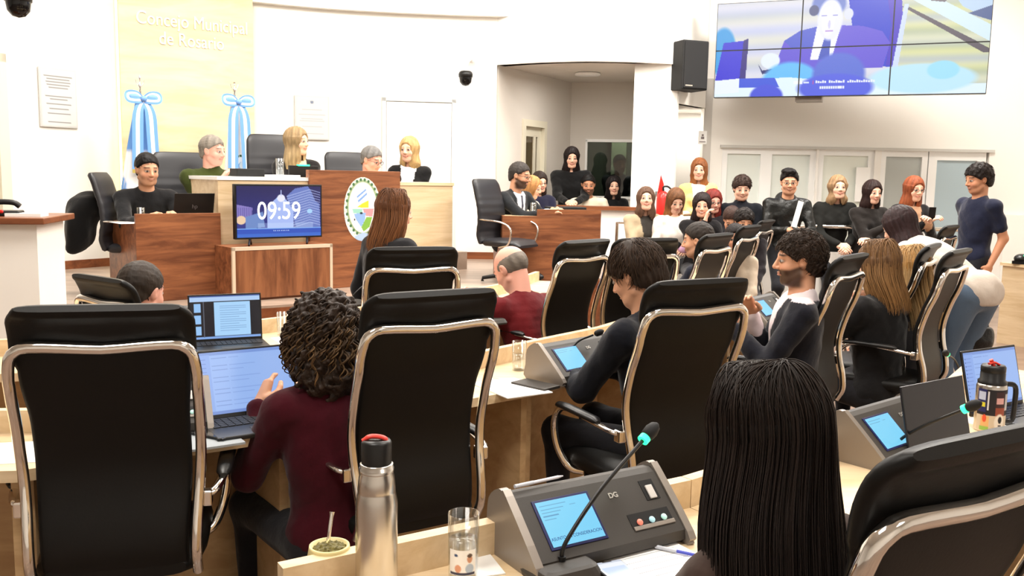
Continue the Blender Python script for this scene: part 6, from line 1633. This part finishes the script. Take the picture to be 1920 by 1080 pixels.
def crop(info, n, ln, seed, c, th=.012, curly=0, lowz=-.07, wave=0):
    """short strands rooted over the skull"""
    r = np.random.default_rng(seed); K = 7; out = []; cols = []
    while len(out) < n:
        d = r.normal(size=3); d /= np.linalg.norm(d)
        p = np.array([0, -.016, .034])+d*np.array([.078+th, .098+th, .092+th*1.1])
        hl = max((.068-max(.088-p[1], 0)*.82), lowz)
        if p[2] < hl+.006: continue
        if abs(p[0]) > .07 and -.03 < p[1] < .025 and p[2] < .03: continue
        g = np.array([0, .55 if d[1] > -.2 else -.1, -.9])+r.normal(size=3)*(.28 if not curly else .8); fl = g-d*(g@d); fl /= np.linalg.norm(fl)+1e-6
        l = ln*r.uniform(.6, 1.3); ph = r.uniform(0, 6); b = np.cross(d, fl)
        out.append([p+d*(-.004+l*(.30 if curly else .14)*math.sin(t*2.4)-(0 if curly else .25)*l*t*t)+fl*l*t+(b*math.sin(ph+t*5)*.25*l*curly) for t in np.linspace(0, 1, K)])
        cols.append(np.array(lin(*c))[:3]*r.uniform(.5, 1.6))
    return strands(info, 'hair_strands', out, .0015, np.array(cols), M_HAIR)
crop(pMop, 1900, .05, 11, (58, 44, 34), .020)
crop(pG, 1700, .03, 12, (52, 40, 32), .016, 1)
crop(pSm, 900, .025, 13, (60, 50, 42), .008)
crop(pBald, 1, .01, 14, (140, 130, 120), .002)
# black bag behind the leaning woman
c_ = np.array(at(1822, 632, 5.75)); V = Vol(c_-.3, c_+.3, .012); V.ell(c_, (.14, .09, .13), .02); x, y, z = V.g(); V.F = V.F+.006*wob((x, y, z), 30, 3); V.F = np.maximum(V.F, z-c_[2]-.07); P, Q = V.mesh()
E = empty('handbag', (0, 0, 0), 0, 'black rounded bag hanging behind the leaning woman in the cream jacket', 'bag'); addmesh('bag_body', [(P, Q, lin(16, 16, 17)[:3])], M_NYLON, E)
MB().tube(crom([c_+np.array([-.1, 0, .05]), c_+np.array([-.09, 0, .16]), c_+np.array([-.02, .0, .22]), c_+np.array([.06, 0, .16]), c_+np.array([.1, 0, .05])], 5), .012, None, 6, False, .4).build('strap', M_BLK, E)
# phones, papers and gadgets held by the spectators
def held(info, px, py, Y, yaw, pitch, label, lit=False):
    M = Matrix.Translation(at(px, py, Y)) @ Matrix.Rotation(math.radians(yaw), 4, 'Z') @ Matrix.Rotation(math.radians(pitch), 4, 'X')
    return phone(Vector((0, 0, 0)), 0, label, lit, M=M)
def wr(i, k): return i['wrist'][k]+i['fdir'][k]*.07*i['s']
def held_at(i, label, k=1, yaw=0, pitch=70, off=(0, 0, 0.03), lit=False):
    p = (wr(i, 0)+wr(i, 1))/2 if k == 2 else wr(i, k)
    M = Matrix.Translation(p+Vector(off)) @ Matrix.Rotation(math.radians(yaw), 4, 'Z') @ Matrix.Rotation(math.radians(pitch), 4, 'X')
    return phone(Vector((0, 0, 0)), 0, label, lit, M=M)
held_at(pC, 'dark smartphone in both hands of the boy with curly hair', 2, 0, 120)
held_at(pE, 'black smartphone held up by the dark haired woman at the rail', 1, 0, 96, (.03, -.02, .05))
held_at(pF, 'black smartphone held up by the ginger haired woman', 2, 0, 96, (0, -.02, .05))
held_at(pA, 'smartphone in the hands of the woman in the tan coat', 2, 0, 30, (0, 0, .03), True)
held_at(pD, 'small red phone in the hand of the man in the black hooded jacket', 1, 20, 40)
q_ = wr(pD, 1); E = empty('folded_paper', q_+Vector((.02, -.02, .16)), .2, 'folded white paper tucked in the arm of the man in the black hooded jacket', 'papers'); MB().box((-.03, -.004, -.14), (.03, .004, .14), None, Matrix.Rotation(.25, 4, 'Y')).build('sheet', M_PAPER, E)
q_ = (wr(pB, 0)+wr(pB, 1))/2; E = empty('plush_toy', q_+Vector((0, -.03, .02)), 0, 'small pink and black soft object in the lap of the woman in the white sweater', 'soft toy'); MB().ball((0, 0, 0), (.06, .04, .05)).build('pink_part', mat('pink_plush', lin(206, 160, 190), .9), E); MB().ball((-.07, 0, .04), (.05, .03, .04)).build('black_part', M_BLKM, E)

for i_ in SHORTS: crop(i_, 420, .022, int(i_['s']*100)+len(out_n), i_['hc'], .010); out_n.append(1)
for i_ in [i for i in PEOPLE if i['hair'] == 'messy' and i is not pG]: crop(i_, 600, .03, 77+len(out_n), i_['hc'], .016, .7)
